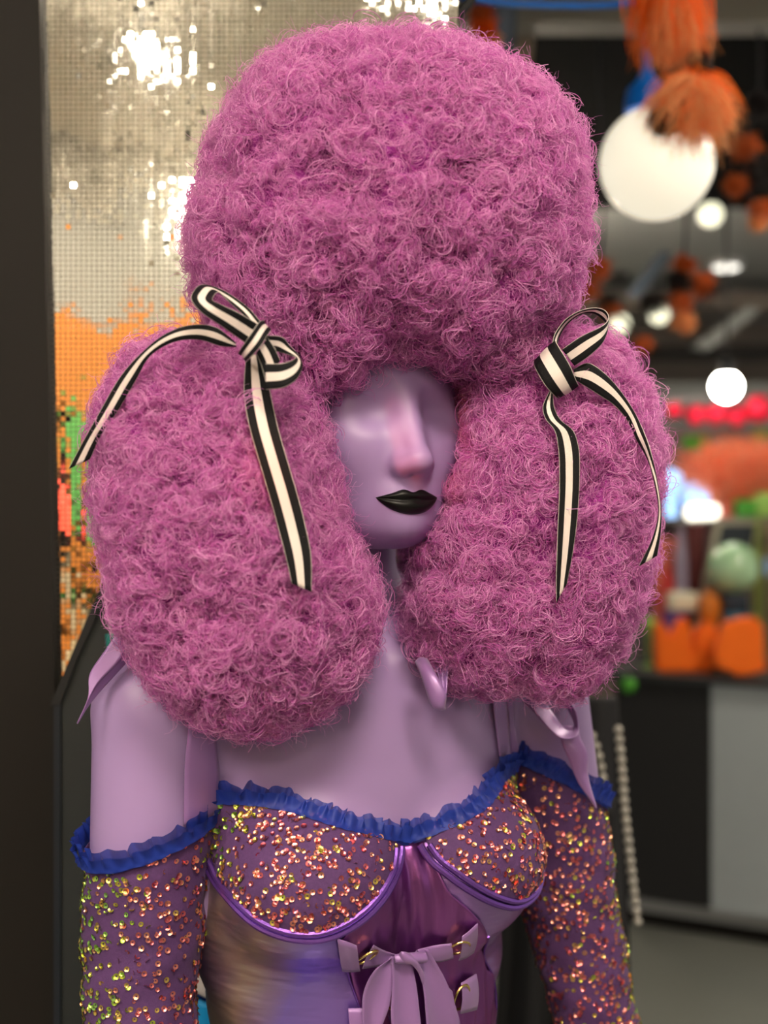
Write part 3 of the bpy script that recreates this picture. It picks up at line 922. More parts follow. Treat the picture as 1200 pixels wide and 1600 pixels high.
# sleeves
for s in (-1, 1):
    (p0, r0), (p1, r1), (p2, r2) = [(np.array(a), b) for a, b in ARM[s]]

    def arm_at(z):
        z = np.asarray(z)
        up_ = z >= p1[2]
        t1 = (p0[2] - z) / (p0[2] - p1[2]); t2 = (p1[2] - z) / (p1[2] - p2[2])
        c = np.where(up_[..., None], p0 + (p1 - p0) * t1[..., None], p1 + (p2 - p1) * t2[..., None])
        r = np.where(up_, r0 + (r1 - r0) * t1, r1 + (r2 - r1) * t2)
        return c, r
    # angle ph: 0 = towards the torso, pi/2 = front
    ph = np.linspace(0, 2 * np.pi, 96, endpoint=False)
    zi, zo = (1.204, 1.160) if s == -1 else (1.222, 1.158)
    ztop = (zi + zo) / 2 + (zi - zo) / 2 * np.cos(ph) - 0.004 * np.sin(ph)
    nv = 90
    ZS = ztop[None] + (0.845 - ztop[None]) * np.linspace(0, 1, nv)[:, None]
    PHS = np.broadcast_to(ph[None], ZS.shape)

    def sleeve_pt(ph_, z_, off=0.0):
        c, r = arm_at(z_)
        wr = 0.0012 * np.sin(z_ * 70 + 2 * np.sin(ph_ * 2) + s) + 0.0008 * np.sin(z_ * 160 + ph_ * 3)
        rad = r + 0.0045 + wr + off
        d = np.stack([-s * np.cos(ph_), -np.sin(ph_), np.zeros_like(ph_)], -1)
        return c + d * rad[..., None], d
    SPt, _ = sleeve_pt(PHS, ZS)
    f = grid_faces(nv, 96, True)
    if s == 1: f = f[:, ::-1]
    sl = mesh_obj('sleeve', SPt.reshape(-1, 3), f, M['knit'], costume)
    m_ = sl.modifiers.new('thickness', 'SOLIDIFY'); m_.thickness = 0.001; m_.offset = 0
    ns = 2600
    pp = rng.uniform(0, 2 * np.pi, ns); q = rng.random(ns)
    zt2 = np.interp(pp, np.r_[ph, 2 * np.pi], np.r_[ztop, ztop[0]]) - 0.004
    zz = zt2 + (0.85 - zt2) * q
    sp, sn = sleeve_pt(pp, zz)
    sequins('sequins', sp, sn, sl, greenish=0.48 * np.clip((-np.cos(pp) - 0.25) / 0.4, 0, 1) * (1.0 if s == -1 else 0.8))
    pr = np.linspace(-0.35, 2 * np.pi - 0.9, 520)
    zr = np.interp(pr % (2 * np.pi), np.r_[ph, 2 * np.pi], np.r_[ztop, ztop[0]]) - 0.001
    bp, bn = sleeve_pt(pr, zr, 0.002)
    ruffle('sleeve_ruffle', bp, bn, 0.0165, costume, 11 + s)
    # gusset of sequined mesh from the sleeve's inner top to the cup's corner
    g0, _ = sleeve_pt(np.array([0.5, 0.25, 0.0, -0.2]), np.array([ztop[7], ztop[4], ztop[0], ztop[-3]]) - 0.003)
    zg = np.linspace(0, 1, 14)
    rowsg = []
    for k_ in range(14):
        zz_ = neck_z[0] - 0.006 - 0.055 * zg[k_]
        a_, _ = sleeve_pt(np.array([0.75]), np.array([min(zz_, ztop[10] - 0.003)]), 0.0005)
        b_ = W(np.array([s * TH_C * 1.02]), np.array([zz_]), 0.005)
        tt_ = np.linspace(0, 1, 8)[:, None]
        mid_ = a_[0] * (1 - tt_) + b_[0] * tt_
        mid_[:, 1] += 0.012 * np.sin(np.pi * tt_[:, 0]) * (0.3 + zg[k_])
        rowsg.append(mid_)
    f = grid_faces(14, 8)
    o = mesh_obj('underarm_gusset', np.concatenate(rowsg), f, M['knit'], costume)
    m_ = o.modifiers.new('thickness', 'SOLIDIFY'); m_.thickness = 0.001; m_.offset = 0


# straps, shoulder bows and lacing: satin ribbon laid on the body
def on_body(pts, off, fn=sd_body):
    a = np.asarray(pts, float)
    return ray_hit(fn, a[:, 0], a[:, 1], off)


def sd_dressed(p):
    return sd_torso(p) - 0.008


def satin(name, Lp, Rp, off, n=40, bulge=0.0, fn=sd_body, parent=None, rows=8):
    offs = off if np.ndim(off) else [off] * len(Lp)
    def edge(pp):
        out = []
        for i, (x, y) in enumerate(pp):
            k = offs[min(i, len(offs) - 1)]
            out.append(ray_hit(fn, x, y, 0.001)[0] + np.array([0, -k, 0]))
        return np.array(out)
    return strip(name, edge(Lp), edge(Rp), M['satin'], parent or costume, n, rows, bulge)


satin('shoulder_strap', [(288, 1288), (290, 1190), (296, 1125), (292, 1060), (262, 1012)], [(346, 1268), (342, 1190), (334, 1125), (322, 1060), (285, 1003)], 0.003, bulge=-0.002)
satin('shoulder_strap', [(768, 1085), (774, 1135), (780, 1182)], [(790, 1085), (794, 1135), (797, 1180)], 0.004)
satin('shoulder_strap', [(793, 1095), (795, 1126), (798, 1180)], [(800, 1095), (805, 1144), (813, 1182)], 0.002)
sb = empty('shoulder_bow', tuple(to_local(P(235, 985, 1.08))), 0, costume)
YT = 1.045
def flat(pp, Y): return np.array([P(x, y, Y + (pp_d if np.isscalar(pp_d) else 0)) for (x, y), pp_d in zip(pp, [0] * len(pp))])
def edge3(pp): return np.array([P(x, y, Y) for x, y, Y in pp])
strip('bow_tail', edge3([(240, 962, 1.05), (197, 977, 1.04), (183, 990, 1.04), (162, 1019, 1.038), (140, 1054, 1.035), (138, 1087, 1.03), (120, 1130, 1.03)]),
      edge3([(250, 985, 1.05), (213, 997, 1.04), (200, 1012, 1.04), (183, 1036, 1.036), (153, 1067, 1.033), (141, 1087, 1.03), (121, 1131, 1.03)]), M['satin'], sb)
strip('bow_tail', edge3([(250, 985, 1.052), (213, 997, 1.044), (200, 1012, 1.043), (183, 1036, 1.04), (153, 1067, 1.037), (141, 1087, 1.033), (122, 1130, 1.032)]),
      edge3([(255, 1000, 1.06), (213, 1014, 1.05), (202, 1030, 1.05), (184, 1050, 1.047), (154, 1083, 1.042), (139, 1102, 1.036), (121, 1131, 1.032)]), M['satin'], sb)
MB().rbox(P(248, 985, 1.055), (0.022, 0.018, 0.016), 0.006).build('knot', M['satin'], sb, True, True)
sb2 = empty('shoulder_bow', tuple(to_local(P(880, 1100, 1.2))), 0, costume)
strip('bow_loop', edge3([(815, 1095, 1.19), (834, 1113, 1.18), (855, 1137, 1.17), (878, 1154, 1.165), (900, 1151, 1.175), (904, 1140, 1.19), (898, 1108, 1.20), (880, 1090, 1.21)]),
      edge3([(845, 1085, 1.19), (858, 1106, 1.19), (868, 1120, 1.185), (880, 1136, 1.185), (894, 1142, 1.19), (897, 1132, 1.20), (886, 1108, 1.21), (868, 1088, 1.22)]), M['satin'], sb2)
strip('bow_tail', edge3([(872, 1135, 1.195), (877, 1159, 1.19), (888, 1186, 1.19), (903, 1222, 1.19), (930, 1261, 1.195)]),
      edge3([(904, 1135, 1.20), (907, 1153, 1.195), (918, 1177, 1.19), (919, 1212, 1.192), (932, 1261, 1.195)]), M['satin'], sb2, bulge=0.002)
strip('bow_loop', edge3([(648, 1035, 1.07), (655, 1048, 1.055), (664, 1074, 1.048), (675, 1104, 1.046), (684, 1108, 1.048), (692, 1100, 1.06), (690, 1075, 1.075), (680, 1040, 1.085)]),
      edge3([(668, 1030, 1.07), (678, 1048, 1.05), (688, 1066, 1.043), (697, 1086, 1.041), (696, 1098, 1.045), (694, 1102, 1.055), (698, 1080, 1.075), (700, 1040, 1.085)]), M['satin'], sb2, bulge=0.003)

rings = [(569, 1490), (716, 1475), (716, 1556), (598, 1590)]
for x, y in rings:
    c = ray_hit(sd_dressed, x, y)[0]
    nrm = grad(sd_torso, to_local(c)[None], 1e-3)[0]
    nw = to_world(to_local(c) + nrm * 0.01) - c
    nw = nw / np.linalg.norm(nw)
    c = c + nw * 0.004
    a = np.cross(nw, [0, 0, 1]); a /= np.linalg.norm(a); b = np.cross(a, nw)
    al = np.linspace(0, 2 * np.pi, 33)[:-1]
    al_pts = c + 0.0085 * np.cos(al)[:, None] * a + 0.0115 * np.sin(al)[:, None] * b + nw * (0.003 * np.sin(al))[:, None]
    o = MB().tube(al_pts, 0.0011, 8, True).build('lacing_ring', M['gold'], costume, True, True)
D = sd_dressed
satin('lacing_tab', [(527, 1466), (545, 1470), (558, 1474)], [(535, 1517), (550, 1516), (563, 1513)], [0.001, 0.004, 0.006], bulge=-0.002, fn=D)
satin('lacing_tab', [(544, 1575), (570, 1572), (590, 1570)], [(548, 1620), (575, 1618), (595, 1612)], [0.001, 0.004, 0.006], bulge=-0.002, fn=D)
satin('lacing_tab', [(746, 1442), (733, 1452), (721, 1460)], [(740, 1488), (728, 1494), (716, 1497)], [0.001, 0.004, 0.006], bulge=0.002, fn=D)
satin('lacing_tab', [(744, 1521), (732, 1526), (720, 1532)], [(745, 1577), (733, 1578), (718, 1580)], [0.001, 0.004, 0.006], bulge=0.002, fn=D)
satin('lacing_ribbon', [(584, 1474), (600, 1482), (618, 1487)], [(566, 1511), (592, 1506), (618, 1494)], [0.004, 0.005, 0.007], bulge=0.001, fn=D)
satin('lacing_ribbon', [(705, 1471), (680, 1474), (652, 1479)], [(708, 1494), (685, 1500), (654, 1492)], [0.005, 0.005, 0.007], bulge=0.001, fn=D)
satin('lacing_ribbon', [(706, 1545), (690, 1530), (668, 1505)], [(712, 1575), (690, 1552), (664, 1525)], [0.005, 0.004, 0.004], fn=D)
lb = empty('lacing_bow', tuple(to_local(ray_hit(D, 634, 1485)[0])), 0, costume)
satin('bow_tail', [(614, 1489), (585, 1508), (569, 1540), (567, 1580), (574, 1640)], [(618, 1492), (613, 1530), (607, 1566), (596, 1598), (590, 1640)], [0.010, 0.014, 0.014, 0.012, 0.010], bulge=-0.004, fn=D, parent=lb)
satin('bow_tail', [(612, 1487), (613, 1530), (611, 1575), (618, 1640)], [(642, 1490), (650, 1530), (656, 1580), (662, 1640)], [0.012, 0.015, 0.016, 0.016], bulge=-0.004, fn=D, parent=lb)
satin('bow_tail', [(648, 1482), (660, 1530), (665, 1580), (668, 1640)], [(668, 1478), (694, 1520), (713, 1570), (726, 1640)], [0.010, 0.014, 0.015, 0.014], bulge=-0.005, fn=D, parent=lb)
satin('bow_loop', [(622, 1484), (627, 1474), (640, 1478), (655, 1500)], [(634, 1496), (640, 1492), (650, 1502), (660, 1530)], [0.014, 0.020, 0.020, 0.015], bulge=-0.003, fn=D, parent=lb)
satin('knot', [(616, 1483), (634, 1478), (664, 1480)], [(616, 1496), (634, 1495), (662, 1496)], [0.013, 0.017, 0.013], bulge=-0.004, fn=D, parent=lb)
# ------------------------------------------------------------------ wig
class Mass:
    """a lump of hair: an outline seen from the camera at distance Y, inflated in depth"""
    def __init__(self, name, outline, centre, Y, df, db, seed, lumps, lump_r, lump_h, shrink=0.010):
        self.name, self.Y, self.df, self.db = name, Y, df, db
        r = np.random.default_rng(seed)
        self.C = P(*centre, Y)
        q = np.array([P(x, y, Y) for x, y in outline]) - self.C
        q *= (1 - shrink / np.hypot(q[:, 0], q[:, 2]))[:, None]
        a = np.unwrap(np.arctan2(q[:, 2], q[:, 0])); rad = np.hypot(q[:, 0], q[:, 2])
        if a[-1] < a[0]: a, rad = a[::-1], rad[::-1]
        o = np.argsort(a % (2 * np.pi))
        self.a = (a % (2 * np.pi))[o]; self.r = rad[o]
        na, nb = 220, 120
        al = np.linspace(0, 2 * np.pi, na, endpoint=False)
        be = np.linspace(-np.pi / 2 * 0.99999, np.pi / 2 * 0.99999, nb)
        A, B = np.meshgrid(al, be, indexing='xy')
        base = self.point(A, B)
        nor = self.normals(base)
        # rounded lumps
        pick = r.integers(0, base.shape[0] * base.shape[1], lumps * 6)
        cen = base.reshape(-1, 3)[pick]
        w = np.hypot(np.cos(B), 0.25).reshape(-1)[pick]
        cen = cen[r.random(len(cen)) < w / w.max()][:lumps]
        lr = lump_r * r.uniform(0.65, 1.35, len(cen))
        disp = np.full(base.shape[:2], -0.5)
        flat = base.reshape(-1, 3)
        for i in range(0, len(flat), 4000):
            d = np.linalg.norm(flat[i:i + 4000, None] - cen[None], axis=2) / lr[None]
            disp.reshape(-1)[i:i + 4000] = np.sqrt(np.clip(1 - d ** 2, 0, 1)).max(1) - 0.45
        self.V = base + nor * (disp * lump_h)[..., None]
        self.N = self.normals(self.V)
        self.F = grid_faces(nb, na, True)
        self.seed = seed

    def rad(self, al):
        return np.interp(al % (2 * np.pi), np.r_[self.a[-1] - 2 * np.pi, self.a, self.a[0] + 2 * np.pi], np.r_[self.r[-1], self.r, self.r[0]])

    def rad_s(self, al):
        return sum(self.rad(al + k * 0.06) for k in (-2, -1, 0, 1, 2)) / 5

    def point(self, A, B):
        rho = self.rad_s(A) * np.abs(np.cos(B)) ** 0.75
        dep = np.where(B < 0, self.df, self.db) * np.sign(B) * np.abs(np.sin(B)) ** 0.95
        return np.stack([self.C[0] + rho * np.cos(A), self.C[1] + dep, self.C[2] + rho * np.sin(A)], -1)

    def normals(self, V):
        du = np.roll(V, -1, 1) - np.roll(V, 1, 1)
        dv = np.gradient(V, axis=0)
        n = np.cross(du, dv)
        n /= np.linalg.norm(n, axis=2)[..., None] + 1e-12
        out = V - self.C
        s = np.sign((n * out).sum(-1, keepdims=True)); s[s == 0] = 1
        return n * s

    def front(self, px, py):
        """distance of the front surface along a pixel, or None outside the outline"""
        Y = self.Y
        for _ in range(4):
            p = P(px, py, Y) - self.C
            al = math.atan2(p[2], p[0]); q = math.hypot(p[0], p[2]) / float(self.rad_s(np.array([al]))[0])
            if q >= 1: return None
            B = -math.acos(q ** (1 / 0.75))
            Y = self.C[1] + self.df * -abs(math.sin(B)) ** 0.95
        return Y

    def sample(self, n, r):
        V = self.V
        nb, na = V.shape[:2]
        e1 = np.roll(V, -1, 1) - V; e2 = np.zeros_like(V); e2[:-1] = V[1:] - V[:-1]
        ar = np.linalg.norm(np.cross(e1, e2), axis=2).ravel()
        i = r.choice(nb * na, n, p=ar / ar.sum())
        u, w = r.random((2, n, 1))
        p = V.reshape(-1, 3)[i] + e1.reshape(-1, 3)[i] * u + e2.reshape(-1, 3)[i] * w
        return p, self.N.reshape(-1, 3)[i]


def unit(v):
    return v / (np.linalg.norm(v, axis=-1, keepdims=True) + 1e-12)


def curls(mass, n_curl, per, n_fuzz, parent_obj, back=0.15):
    r = np.random.default_rng(mass.seed + 100)
    # ring curls: groups of strands that wind round a common axis
    c, n = mass.sample(n_curl, r)
    keep = (n[:, 1] < 0.35) | (r.random(n_curl) < back)
    c, n = c[keep], n[keep]
    k = len(c)
    ax = unit(n + r.normal(0, 0.55, (k, 3)))
    R = np.clip(r.lognormal(math.log(0.0062), 0.38, k), 0.0025, 0.012)
    c = c + n * r.uniform(-0.004, 0.0055, k)[:, None]
    c, ax, R, n = [np.repeat(q, per, 0) for q in (c, ax, R, n)]
    m = len(c)
    K = 14
    c = c + r.normal(0, 1, (m, 3)) * (R * 0.22)[:, None]
    ax = unit(ax + r.normal(0, 0.22, (m, 3)))
    u = unit(np.cross(ax, unit(r.normal(0, 1, (m, 3))))); v = np.cross(ax, u)
    arc = r.uniform(3.0, 8.0, m); R2 = R * r.uniform(0.55, 1.2, m)
    t = np.linspace(0, 1, K)
    ang = arc[:, None] * t
    spiral = 1 + (r.uniform(-0.5, 0.35, m))[:, None] * (t - 0.5)
    lift = r.normal(0, 0.0035, m)[:, None] * (t - 0.5) * 2
    wob = 0.0006 * np.sin(ang * r.uniform(1.5, 3.5, m)[:, None] + r.uniform(0, 6, m)[:, None])
    pts = c[:, None] + (np.cos(ang) * spiral * R2[:, None] + wob)[..., None] * u[:, None] + (np.sin(ang) * spiral * R2[:, None])[..., None] * v[:, None] + lift[..., None] * ax[:, None]
    a = curves_obj('curls', pts - 0, r.uniform(0.00016, 0.00028, m), M['hair'], parent_obj, 0.6)
    a['kind'] = 'stuff'
    # frizz: loose crimped strands standing off the lump
    p, n = mass.sample(n_fuzz, r)
    keep = (n[:, 1] < 0.45) | (r.random(n_fuzz) < back)
    p, n = p[keep], n[keep]
    m = len(p); K = 12
    t = np.linspace(0, 1, K)
    d = unit(n * r.uniform(0.1, 0.9, m)[:, None] + r.normal(0, 0.6, (m, 3)))
    bend = unit(r.normal(0, 1, (m, 3)))
    L = r.gamma(4.0, 0.0030, m).clip(0.004, 0.022)
    u = unit(np.cross(d, bend)); v = np.cross(d, u)
    w = r.uniform(6, 14, m)[:, None]; am = r.uniform(0.0010, 0.0034, m)[:, None]; f0 = r.uniform(0, 6.3, m)[:, None]
    pts = (p - n * 0.004)[:, None] + d[:, None] * (L[:, None] * t)[..., None] + bend[:, None] * (L[:, None] * 0.45 * t ** 2)[..., None] \
        + u[:, None] * (am * np.sin(w * t + f0) * np.sqrt(t))[..., None] + v[:, None] * (am * np.cos(w * t + f0) * np.sqrt(t))[..., None]
    b = curves_obj('frizz', pts, r.uniform(0.00009, 0.00017, m), M['hair'], parent_obj, 0.5)
    b['kind'] = 'stuff'


crown = Mass('crown', [(308, 470), (299, 400), (312, 305), (340, 220), (378, 157), (434, 108), (520, 82), (620, 82), (700, 82), (766, 104), (820, 134), (876, 172), (906, 222), (916, 300), (913, 400), (893, 480), (862, 535), (830, 585), (780, 625), (735, 590), (690, 578), (640, 572), (590, 585), (555, 615), (520, 648), (470, 650), (420, 590), (350, 530)],
             (610, 310), 1.105, 0.135, 0.125, 1, 420, 0.024, 0.013)
tail_l = Mass('left', [(160, 615), (152, 700), (156, 800), (172, 900), (197, 985), (235, 1060), (300, 1120), (390, 1150), (470, 1135), (540, 1085), (582, 1010), (590, 930), (553, 850), (534, 790), (515, 710), (495, 640), (440, 570), (380, 535), (300, 515), (210, 545)],
              (360, 830), 1.035, 0.085, 0.085, 2, 300, 0.020, 0.011)
tail_r = Mass('right', [(730, 575), (712, 690), (692, 780), (656, 870), (632, 950), (640, 1010), (665, 1055), (730, 1080), (830, 1098), (900, 1098), (940, 1055), (976, 990), (1002, 915), (1018, 800), (1022, 670), (996, 585), (950, 520), (895, 498), (820, 530)],
              (850, 800), 1.125, 0.085, 0.085, 3, 300, 0.020, 0.011)
wig = empty('wig', tuple(P(610, 560, 1.13)))
tag(wig, 'huge frizzy purple curly wig with two bunches on the mannequin', 'wig')
wo = np.array(wig.location)
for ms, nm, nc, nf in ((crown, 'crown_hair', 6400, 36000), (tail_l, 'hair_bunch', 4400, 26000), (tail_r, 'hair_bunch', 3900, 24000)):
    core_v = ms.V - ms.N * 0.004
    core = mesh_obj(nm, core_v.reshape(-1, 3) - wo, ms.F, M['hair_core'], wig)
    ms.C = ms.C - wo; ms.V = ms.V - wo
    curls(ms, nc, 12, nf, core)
    ms.C = ms.C + wo; ms.V = ms.V + wo

# ------------------------------------------------------------------ striped bows
MASSES = (crown, tail_l, tail_r)


def hair_y(px, py, gap):
    ys = [m_.front(px, py) for m_ in MASSES]
    ys = [y for y in ys if y is not None]
    return (min(ys) if ys else 1.03) - gap


def rib_edges(Lp, Rp, gap=0.017, smooth=3, start=None):
    n = max(len(Lp), len(Rp))
    L = catmull(np.array(Lp, float), 50); R = catmull(np.array(Rp, float), 50)
    Y = np.array([min(hair_y(*(a * 0.9 + b * 0.1), gap), hair_y(*((a + b) / 2), gap), hair_y(*(a * 0.1 + b * 0.9), gap)) for a, b in zip(L, R)])
    if start is not None:
        k_ = np.arange(50); Y = np.minimum(Y, start + 0.005 + 0.0019 * np.maximum(0, k_ - 3))
    for _ in range(smooth * 4):
        Y = np.minimum(Y, np.convolve(np.pad(Y, 1, 'edge'), [0.25, 0.5, 0.25], 'valid') + 0.0005)
        Y = np.convolve(np.pad(Y, 1, 'edge'), [0.25, 0.5, 0.25], 'valid')
    return np.array([P(*a, y) for a, y in zip(L, Y)]), np.array([P(*a, y) for a, y in zip(R, Y)])


bow = empty('striped_bow', tuple(P(398, 530, 0.955)))
tag(bow, 'black and white striped ribbon bow with two loops above the bunch nearer the mirror', 'bow', 'striped hair bows')
L, R = rib_edges([(369, 536), (337, 511), (298, 508), (262, 520), (226, 547), (190, 586), (154, 647), (126, 697), (107, 733)], [(369, 542), (346, 541), (312, 531), (273, 534), (235, 556), (212, 595), (183, 644), (158, 680), (141, 717)], 0.030, start=0.945)
yr = np.linspace(0.945, 0.975, 50); L = L * (yr / L[:, 1])[:, None] + np.array([0, 0, CAM_Z]) * (1 - yr / L[:, 1])[:, None]; R = R * (yr / R[:, 1])[:, None] + np.array([0, 0, CAM_Z]) * (1 - yr / R[:, 1])[:, None]
strip('ribbon_tail', L, R, M['stripe'], bow, samp=False, bulge=0.001)
L, R = rib_edges([(384, 555), (381, 615), (389, 665), (405, 722), (420, 773), (434, 823), (448, 877), (456, 912)], [(408, 553), (423, 615), (434, 665), (448, 715), (464, 769), (477, 819), (486, 866), (487, 925)], 0.021, start=0.945)
strip('ribbon_tail', L, R, M['stripe'], bow, samp=False, bulge=-0.001)
YK = 0.945
def E(pp): return np.array([P(x, y, YK + dy) for x, y, dy in pp])
strip('ribbon_loop', E([(386, 538, -0.004), (345, 509, -0.014), (312, 486, -0.018), (299, 469, -0.012), (302, 456, 0.0), (316, 445, 0.012), (345, 452, 0.016), (385, 478, 0.014), (407, 502, 0.004)]),
      E([(403, 506, -0.004), (372, 488, -0.014), (346, 476, -0.018), (334, 471, -0.014), (333, 465, -0.004), (342, 457, 0.008), (356, 470, 0.014), (380, 492, 0.012), (398, 516, 0.004)]), M['stripe'], bow, n=70)
strip('ribbon_loop', E([(416, 524, 0.002), (441, 527, 0.010), (453, 540, 0.013), (467, 556, 0.008), (472, 574, -0.004), (463, 593, -0.014), (445, 605, -0.018), (416, 609, -0.012)]),
      E([(412, 546, 0.002), (432, 549, 0.010), (447, 553, 0.012), (460, 557, 0.006), (461, 560, -0.004), (452, 565, -0.012), (438, 568, -0.016), (415, 568, -0.012)]), M['stripe'], bow, n=70)
strip('ribbon_loop', E([(400, 552, -0.006), (408, 570, -0.008), (416, 600, -0.010)]), E([(419, 528, -0.006), (430, 545, -0.008), (438, 563, -0.006)]), M['stripe'], bow, n=30)
strip('knot', E([(412, 500, 0.006), (404, 504, -0.010), (390, 524, -0.019), (376, 545, -0.012), (372, 552, 0.004)]), E([(424, 515, 0.006), (420, 521, -0.010), (406, 543, -0.019), (389, 561, -0.012), (384, 566, 0.004)]), M['stripe'], bow, n=40, bulge=-0.001)

bow = empty('striped_bow', tuple(P(870, 580, 1.02)))
tag(bow, 'black and white striped ribbon bow with one loop above the bunch nearer the lamps', 'bow', 'striped hair bows')
YK = min(hair_y(868, 580, 0.030), hair_y(890, 560, 0.026))
L, R = rib_edges([(858, 612), (848, 636), (852, 654), (866, 672), (872, 699), (874, 753), (871, 832), (869, 896), (869, 942)], [(864, 612), (866, 636), (876, 656), (895, 672), (904, 697), (906, 737), (903, 801), (896, 858), (886, 912)], 0.022)
strip('ribbon_tail', L, R, M['stripe'], bow, samp=False, bulge=-0.001)
L, R = rib_edges([(896, 577), (917, 567), (933, 574), (958, 597), (984, 632), (1003, 667), (1017, 705), (1027, 753), (1033, 801), (1032, 833), (1027, 868)], [(898, 593), (923, 609), (940, 620), (958, 632), (978, 654), (994, 686), (1013, 721), (1024, 762), (1029, 801), (1019, 842), (998, 885)], 0.021)
strip('ribbon_tail', L, R, M['stripe'], bow, samp=False, bulge=-0.001)
strip('ribbon_loop', E([(878, 546, 0.0), (907, 526, -0.006), (936, 512, -0.006), (948, 503, 0.002), (951, 494, 0.010), (944, 484, 0.018), (930, 481, 0.022), (908, 485, 0.024), (885, 498, 0.022), (868, 520, 0.016), (862, 540, 0.008)]),
      E([(898, 572, 0.0), (920, 557, -0.006), (938, 540, -0.006), (946, 526, 0.002), (949, 510, 0.014), (942, 500, 0.022), (928, 490, 0.028), (908, 491, 0.032), (888, 505, 0.030), (874, 526, 0.024), (870, 545, 0.012)]), M['stripe'], bow, n=80)
strip('knot', E([(834, 566, 0.008), (837, 577, -0.006), (852, 603, -0.012), (867, 619, -0.006), (872, 622, 0.006)]), E([(868, 532, 0.008), (873, 541, -0.006), (890, 570, -0.012), (901, 596, -0.006), (904, 602, 0.006)]), M['stripe'], bow, n=40, bulge=0.001)
# ------------------------------------------------------------------ things in front of the partition, low behind the arm
M['royal'] = mat('royal_blue_cloth', (0.005, 0.05, 0.26), 0.6)
M['cyan'] = mat('cyan_cloth', (0.0, 0.34, 0.75), 0.5)
M['white_cloth'] = mat('white_cloth', (0.62, 0.56, 0.52), 0.7)


def drape(name, corners, Y, amp, waves, m_, label, cat, nx=40, nz=24, ph=0.0, depth=0.008, parent=None):
    """a hanging cloth between four pixel corners (tl, tr, br, bl) with vertical folds and real thickness"""
    tl, tr, br, bl = [P(*c, Y) for c in corners]
    u = np.linspace(0, 1, nx)[None, :, None]; v = np.linspace(0, 1, nz)[:, None, None]
    V = (tl * (1 - u) + tr * u) * (1 - v) + (bl * (1 - u) + br * u) * v
    V = V.copy()
    V[..., 1] += (amp * np.sin(u * waves * 6.28 + ph + v * 1.5) * (0.4 + 0.6 * v))[..., 0]
    o = mesh_obj(name, V.reshape(-1, 3), grid_faces(nz, nx), m_, parent, True, parent is not None)
    s_ = o.modifiers.new('thickness', 'SOLIDIFY'); s_.thickness = depth; s_.offset = 1
    if label: tag(o, label, cat)
    return o


drape('blue_cloth', ((270, 1330), (345, 1330), (360, 1760), (262, 1760)), 1.30, 0.006, 1.5, M['royal'], 'royal blue cloth hanging behind the gap of the arm', 'cloth')
drape('white_cloth', ((296, 1470), (330, 1455), (340, 1565), (290, 1545)), 1.282, 0.003, 0.8, M['white_cloth'], 'off-white folded cloth behind the gap of the arm', 'cloth', 20, 16, depth=0.004)
drape('cyan_cloth', ((280, 1555), (335, 1572), (345, 1700), (270, 1700)), 1.270, 0.004, 0.9, M['cyan'], 'bright cyan cloth lowest behind the gap of the arm', 'cloth', 20, 16, depth=0.005)

# black gown with strings of pearls beyond the far sleeve
M['pearl'] = mat('pearl', (0.40, 0.38, 0.34), 0.25, coat=0.4)
M['black_cloth'] = mat('black_cloth', (0.006, 0.006, 0.009), 0.75, sheen=0.1)
g = empty('black_gown', tuple(P(930, 1600, 1.95) * np.array([1, 1, 0])))
zbot = 0.02
pyb = 800 + (CAM_Z - zbot) * F_PX / 1.95
drape('skirt', ((800, 1240), (978, 1240), (1010, pyb), (740, pyb)), 1.95, 0.018, 3.2, M['black_cloth'], None, None, 80, 30, parent=g)
drape('top', ((820, 1090), (965, 1090), (980, 1270), (800, 1270)), 1.94, 0.012, 2.1, M['black_cloth'], None, None, 50, 20, parent=g)
tag(g, 'black gown hanging beyond the far sequined sleeve', 'gown')
for nm, lab, path, r_ in (('pearl_necklace', 'short looped string of pearls on the black gown', [(925, 1150), (932, 1168), (938, 1190), (942, 1215)], 0.0062),
                          ('pearl_necklace', 'long straight string of pearls down the edge of the black gown', [(966, 1140), (970, 1180), (973, 1220), (976, 1260), (982, 1320), (990, 1390), (996, 1440)], 0.0068)):
    t = empty(nm, tuple(P(*path[0], 1.90)))
    pp = catmull(np.array([P(x, y, 1.905) for x, y in path]), 60)
    seg = np.r_[0, np.cumsum(np.linalg.norm(np.diff(pp, axis=0), axis=1))]
    nb_ = int(seg[-1] / (r_ * 2.15)) + 1
    me = None
    for s_ in np.linspace(0, seg[-1], nb_):
        c = np.array([np.interp(s_, seg, pp[:, i]) for i in range(3)])
        if me is None:
            b_ = MB().sphere((0, 0, 0), r_, 10).build('pearl', M['pearl'], t, True); me = b_.data
        else:
            b_ = bpy.data.objects.new('pearl', me); COL.objects.link(b_); b_.parent = t
        b_.location = c - np.array(t.location)
    MB().tube(pp, 0.0012, 5).build('thread', M['pearl'], t, True, True)
    tag(t, lab, 'necklace', 'pearl strings on the black gown')

